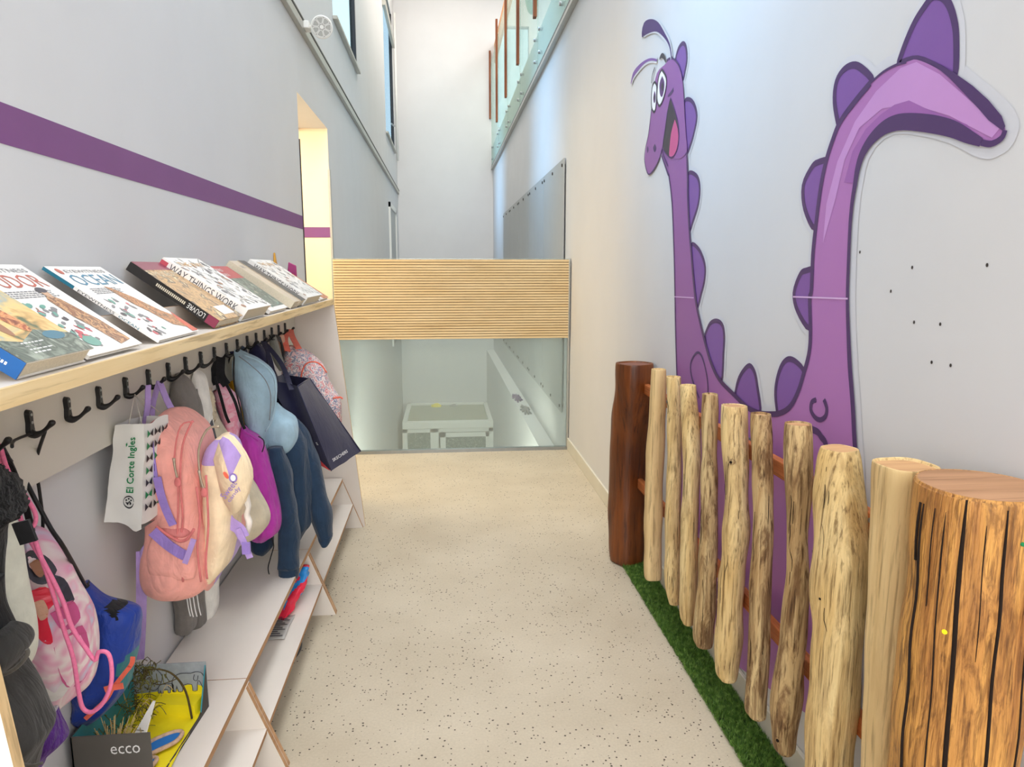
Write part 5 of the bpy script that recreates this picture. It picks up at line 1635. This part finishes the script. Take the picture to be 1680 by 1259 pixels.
f.tube([(HX, hk(0), HZ + .004)] + [(-0.818,1.35,1.123),(-0.81,1.35,1.1),(-0.8,1.35,1.058),(-0.786,1.35,1.004)] + [(-0.762,1.345,0.956),(-0.736,1.345,0.882),(-0.722,1.345,0.818),(-0.7,1.345,0.772),(-0.686,1.345,0.748),(-0.678,1.345,0.765),(-0.662,1.345,0.762),(-0.657,1.345,0.738),(-0.661,1.345,0.697),(-0.678,1.345,0.659),(-0.701,1.345,0.639),(-0.718,1.345,0.648),(-0.723,1.345,0.688),(-0.726,1.345,0.755),(-0.738,1.345,0.819),(-0.755,1.345,0.919),(-0.771,1.345,0.995)], .0042, 'cord_pink', 8, sm=4)
f.build('cord', root)
f = MB()
f.strap([(HX, hk(0), HZ + .004)] + [(-0.806,1.36,1.132),(-0.79,1.36,1.06),(-0.784,1.36,1.009)], .012, .003, 'black_cloth', (1, 0, 0))
f.build('strap', root)
tag(MB().tube([(HX + .02, hk(0), HZ), (HX - .01, hk(0) + .06, HZ - .002), (XB + .012, hk(1) - .01, HZ - .006)], .003, 'cord_black', 8, sm=3).build('stretched_cord'), 'short black cord stretched between the two nearest hooks', 'cord')

# white cloth bag
root = thing('white_cloth_bag', (-.72, 1.22, .55), 'plain off-white cloth hanging at the left edge behind the black jeans', 'cloth')
MB().loft(S([(-0.762,1.086,0.02),(-0.766,1.065,0.027),(-0.766,1.032,0.031),(-0.769,0.977,0.036),(-0.771,0.921,0.041),(-0.77,0.865,0.043),(-0.772,0.825,0.041),(-0.778,0.796,0.03),(-0.788,0.768,0.013)], 1.22, [.04, .05, .055, .06, .06, .06, .06, .05, .03]), 'off_white', fold=.02, folds=4, ns=.008, seed=5).build('body', root)
MB().strap([(-0.666,1.13,1.109),(-0.662,1.13,1.093),(-0.657,1.13,1.074)], .026, .006, 'black_cloth', (1, 0, .3)).build('label_tab', root)
# black fluffy jacket
root = thing('fluffy_jacket', (-.75, 1.15, .9), 'black fluffy-collared jacket at the top left edge, hanging from the first hook', 'jacket')
MB().loft(S([(-0.744,1.18,0.013),(-0.742,1.167,0.017),(-0.737,1.151,0.02),(-0.733,1.131,0.026),(-0.732,1.111,0.031),(-0.734,1.099,0.031),(-0.74,1.087,0.022),(-0.755,1.077,0.016)], 1.18, [.03, .05, .06, .065, .07, .065, .05, .03]), 'black_fur', fine=.010, ns=.010, nscale=30, seed=2).build('collar', root)
MB().loft(S([(-0.733,1.17,0.014),(-0.733,1.13,0.016),(-0.734,1.098,0.018),(-0.742,1.075,0.015),(-0.748,1.028,0.015),(-0.754,0.956,0.016),(-0.75,0.913,0.018)], 1.15, [.04, .06, .07, .07, .07, .06, .04]), 'black_cloth', fold=.05, ns=.012, seed=3).build('body', root)
MB().strap([(HX, 1.175, HZ + .002), (-.77, 1.17, 1.12)], .02, .004, 'black_cloth', (0, 1, 0)).build('hanging_loop', root)
# black denim
root = thing('black_jeans', (-.66, 1.08, .5), 'faded black denim garment with turned cuff at the lower left edge', 'trousers')
f = MB().loft(S([(-0.703,0.911,0.019),(-0.705,0.891,0.019),(-0.704,0.865,0.019),(-0.697,0.823,0.032),(-0.69,0.78,0.041),(-0.687,0.764,0.043),(-0.691,0.742,0.034),(-0.696,0.716,0.022),(-0.705,0.673,0.018),(-0.713,0.629,0.017)], 1.10, [.05, .06, .065, .07, .07, .07, .07, .065, .06, .05]), 'denim_black', fold=.05, folds=5, ns=.012, nscale=9, seed=6)
f.tube([(-0.65,1.02,0.917),(-0.635,1.02,0.921),(-0.62,1.02,0.934),(-0.612,1.02,0.948)], .0016, 'denim_hem', 8, sm=3)
f.tube([(-0.641,1.02,0.77),(-0.626,1.02,0.765),(-0.61,1.02,0.768)], .0022, 'denim_hem', 8, sm=3)
f.build('leg', root)
f = MB().loft(S([(-0.704,0.935,0.016),(-0.7,0.92,0.026),(-0.7,0.903,0.029),(-0.704,0.887,0.022),(-0.711,0.875,0.014)], 1.095, [.05, .068, .075, .072, .06]), 'denim_black', fold=.02, ns=.004, seed=9)
f.tube([(-0.66,1.015,0.913),(-0.639,1.015,0.92),(-0.623,1.015,0.931),(-0.61,1.015,0.947),(-0.61,1.015,0.955)], .003, 'denim_hem', 8, sm=4)
f.build('cuff', root)
MB().loft(S([(-0.73,1.006,0.011),(-0.731,0.965,0.012),(-0.727,0.929,0.021),(-0.723,0.902,0.027)], 1.13, .045), 'black_cloth', ns=.006).build('waistband', root)
# purple and white knit
root = thing('striped_knit', (-.75, 1.25, .4), 'purple and white striped knit edge showing under the black denim', 'garment')
def km(c, th):
    t = (c.x + .80) * .62 - (c.z - .575)
    return 'purple_knit' if (t > .055 or t < .02) else 'white_knit'
MB().loft(S([(-0.738,0.687,0.008),(-0.738,0.673,0.014),(-0.738,0.647,0.026),(-0.74,0.637,0.026),(-0.751,0.617,0.014),(-0.764,0.593,0.007),(-0.78,0.55,0.005)], 1.26, .035), 'white_knit', fold=.03, ns=.004, matf=km, n=80, sub=8).build('body', root)

# ================================================================ ON THE BENCHES
MB.hang = False
BX0, BX1, BY0, BY1, BZ = -.862, -.688, 1.55, 1.87, .3005
root = thing('shoebox_diorama', (-.775, 1.7, .3), 'open grey shoebox holding a model savanna with yellow ground, on the near bench', 'shoebox')
f = MB()
f.box(BX0, BX1, BY0, BY0 + .003, BZ, .447, 'shoebox_grey')
f.text('ecco', BX0 + .085, BZ + .098, .065, .020, 'white_ink', lambda a, b_, l=0: Vector((a, BY0 - .0006 - l, b_)))
f.build('front_wall', root)
f = MB().hexa([(BX0, BY0, BZ), (BX0 + .003, BY0, BZ), (BX0 + .003, BY1, BZ), (BX0, BY1, BZ), (BX0, BY0, .447), (BX0 + .003, BY0, .447), (BX0 + .003, BY1, .435), (BX0, BY1, .435)], 'sky_teal', {'left': 'shoebox_dark', 'top': 'shoebox_dark'})
f.build('side_wall', root)
f = MB().hexa([(BX1 - .003, BY0, BZ), (BX1, BY0, BZ), (BX1 + .022, BY1, BZ), (BX1 + .019, BY1, BZ), (BX1 - .003, BY0, .309), (BX1, BY0, .309), (BX1 + .022, BY1, .311), (BX1 + .019, BY1, .311)], 'shoebox_dark')
f.hexa([(BX1 + .015, BY1 - .05, BZ), (BX1 + .0185, BY1 - .05, BZ), (BX1 + .022, BY1, BZ), (BX1 + .019, BY1, BZ), (BX1 + .015, BY1 - .05, .315), (BX1 + .0185, BY1 - .05, .315), (BX1 + .022, BY1, .433), (BX1 + .019, BY1, .433)], 'sky_teal', {'right': 'shoebox_dark', 'near': 'shoebox_dark'})
f.build('side_wall', root)
f = MB().box(BX0, BX1 + .022, BY1 - .003, BY1, BZ, .435, 'drawing_grey')
cb = lambda a, b_, l=0: Vector((a, BY1 - .0035 - l, b_))
def elephant(x, z, s, mt):
    pts = [(0, 0), (.0, .35), (.1, .6), (.35, .72), (.7, .7), (.85, .75), (1.05, .72), (1.15, .55), (1.12, .3), (1.18, .08), (1.1, .05), (1.02, .3), (.95, .4), (.9, .25), (.88, 0), (.72, 0), (.7, .25), (.4, .25), (.36, 0), (.2, 0), (.16, .25), (.12, 0)]
    q_ = [(x + a * s, z + b_ * s) for a, b_ in pts]
    f.poly(q_, mt, cb, .0006)
    f.line(q_, .0009, 'ink_dark', cb, .0012, sm=2, closed=True)
    f.line([(x + .82 * s, z + .65 * s), (x + .78 * s, z + .45 * s), (x + .9 * s, z + .4 * s), (x + .95 * s, z + .6 * s)], .0009, 'ink_dark', cb, .0014, sm=3)
f.poly([(BX0, BZ), (BX1 + .02, BZ), (BX1 + .02, BZ + .06), (BX1 - .02, BZ + .075), (BX1 - .06, BZ + .058), (BX0, BZ + .05)], 'sun_yellow', cb, .0003)
elephant(BX0 + .104, BZ + .052, .074, 'drawing_grey')
elephant(BX0 + .066, BZ + .050, .036, 'drawing_grey')
f.line([(BX0 + .02, .41), (BX0 + .05, .43), (BX0 + .08, .40), (BX0 + .06, .36), (BX0 + .03, .37)], .001, 'ink_dark', cb, .001)
f.build('back_wall', root)
f = MB()
q_ = []
gr = lambda x, y: .308 + .03 * min(1, max(0, (BX1 + .02 - x) / .19)) + .06 * max(0, y - 1.75) * 0 + .004 * noise.noise(Vector((x * 30, y * 30, 0)))
sheet(f, lambda u, v: (BX0 + .005 + u * (BX1 - BX0 + .008), BY0 + .004 + v * (BY1 - BY0 - .008), gr(u, v)), 14, 20, 'sun_yellow', .003, 4)
f.hexa([(BX0 + .07, BY1 - .05, .304), (BX1 + .005, BY1 - .055, .304), (BX1 + .014, BY1 - .004, .304), (BX0 + .07, BY1 - .004, .304), (BX0 + .07, BY1 - .05, .348), (BX1 + .002, BY1 - .055, .340), (BX1 + .010, BY1 - .004, .340), (BX0 + .07, BY1 - .004, .348)], 'sun_yellow')
cg = lambda a, b_, l=0: Vector((a, b_, .308 + .03 * min(1, max(0, (BX1 + .02 - a) / .19)) + .001 + l))
pond = [(-.765, 1.66), (-.745, 1.70), (-.71, 1.735), (-.69, 1.735), (-.693, 1.70), (-.72, 1.665), (-.74, 1.645)]
pond2 = [(-.745, 1.60), (-.735, 1.63), (-.715, 1.635), (-.715, 1.61), (-.73, 1.59)]
for pd in (pond, pond2):
    q_ = [tuple(p) for p in smooth_path(pd + [pd[0]], 4)][:-1]
    f.poly(q_, 'pond_blue', cg, .004)
    f.tube([cg(a, b_, .004) for a, b_ in q_] + [cg(*q_[0], .004)], .0055, 'sand', 8)
f.build('ground', root)
rr = random.Random(12)
f = MB()
for i in range(120):
    a, c = rr.uniform(BX0 + .01, BX0 + .10), rr.uniform(BY0 + .02, BY1 - .05)
    an, ln = rr.uniform(0, 6.28), rr.uniform(.02, .06)
    z0_ = .335 + rr.uniform(0, .05)
    f.tube([(a, c, z0_), (a + math.cos(an) * ln * .5, c + math.sin(an) * ln * .5, z0_ + rr.uniform(.005, .03)), (min(max(a + math.cos(an) * ln, BX0 + .006), BX1 - .02), min(max(c + math.sin(an) * ln, BY0 + .008), BY1 - .01), z0_ + rr.uniform(-.005, .03))], .0009, rr.choice(['twig', 'twig', 'twig_dark', 'straw']), 5, sm=2)
for i in range(50):
    an = rr.uniform(0, 6.28)
    f.tube([(-.80, 1.60 + rr.uniform(-.02, .02), .33), (-.80 + rr.uniform(-.04, .05), 1.60 + rr.uniform(-.03, .05), .40 + rr.uniform(0, .05))], .0009, 'straw', 5)
f.build('dry_grass', root)
f = MB()
tr = [(-.688, 1.80, .312), (-.698, 1.80, .39), (-.72, 1.79, .445), (-.75, 1.78, .47), (-.785, 1.77, .475)]
f.tube(tr, [.003, .003, .0025, .002, .0015], 'twig_dark', 8, sm=4)
f.tube([(-.715, 1.79, .435), (-.75, 1.775, .43), (-.77, 1.77, .44)], .0014, 'twig_dark', 6, sm=3)
for i in range(90):
    a, c, z = rr.gauss(-.785, .016), rr.gauss(1.77, .02), rr.gauss(.468, .014)
    an = rr.uniform(0, 6.28)
    f.tube([(a, c, z), (a + math.cos(an) * .012, c + math.sin(an) * .012, z + rr.uniform(-.02, .012)), (a + math.cos(an) * .02, c + math.sin(an) * .02, z - rr.uniform(0, .02))], .0010, rr.choice(['twig', 'twig_dark']), 5, sm=2)
for i in range(30):
    z = .45 - i * .0028
    an = rr.uniform(0, 6.28)
    f.tube([(-.81 + rr.gauss(0, .003), 1.765, z), (-.81 + math.cos(an) * .010, 1.765 + math.sin(an) * .01, z - .005)], .001, 'twig_dark', 5)
f.build('model_tree', root)
f = MB()
f.hexa([(-.80, 1.60, .322), (-.755, 1.60, .318), (-.75, 1.612, .318), (-.795, 1.612, .322), (-.742, 1.70, .43), (-.735, 1.70, .43), (-.735, 1.704, .43), (-.742, 1.704, .43)], 'paper')
f.build('paper_cone', root)

# crumpled plastic bag and label on the lower shelf
f = MB()
f.loft([(-.60, 2.90, .262, .01, .01), (-.605, 2.89, .25, .022, .03), (-.61, 2.86, .225, .03, .05), (-.63, 2.80, .19, .034, .07), (-.645, 2.74, .16, .03, .07), (-.65, 2.70, .148, .02, .05)], 'plastic_red', n=40, sub=6, ns=.02, nscale=28, seed=4, fold=.12, folds=7,
       matf=lambda c, th: 'plastic_blue' if noise.noise(c * 22 + Vector((3, 1, 0))) > .02 and c.z > .17 else None)
tag(f.build('plastic_bag'), 'crumpled red and blue plastic bag on the lower shelf of the middle bench', 'plastic bag')
f = MB()
sheet(f, lambda u, v: (-.675 + .07 * u, 2.50 + .19 * v, .1475 + .004 * math.sin(5 * v) + .003 * u), 6, 10, 'label_grey', .002)
for i in range(12):
    f.poly([(-.668, 2.515 + i * .014), (-.615 - .012 * (i % 3), 2.515 + i * .014), (-.615 - .012 * (i % 3), 2.519 + i * .014), (-.668, 2.519 + i * .014)], 'ink_dark', lambda a, b_, l=0: Vector((a, b_, .1535 + .004 * math.sin(5 * (b_ - 2.5) / .19) + l)))
tag(f.build('printed_leaflet', solid=.001), 'small grey plastic-wrapped leaflet with rows of print on the lower bench shelf', 'leaflet')
f = MB().loft([(-.63, 2.70, .05, .02, .03), (-.63, 2.69, .04, .035, .06), (-.63, 2.68, .015, .042, .085), (-.63, 2.68, .0, .042, .085)], 'black_cloth', n=32, ns=.004, seed=2)
tag(f.build('black_shoe'), 'small black shoe lying on the floor under the middle bench', 'shoe')
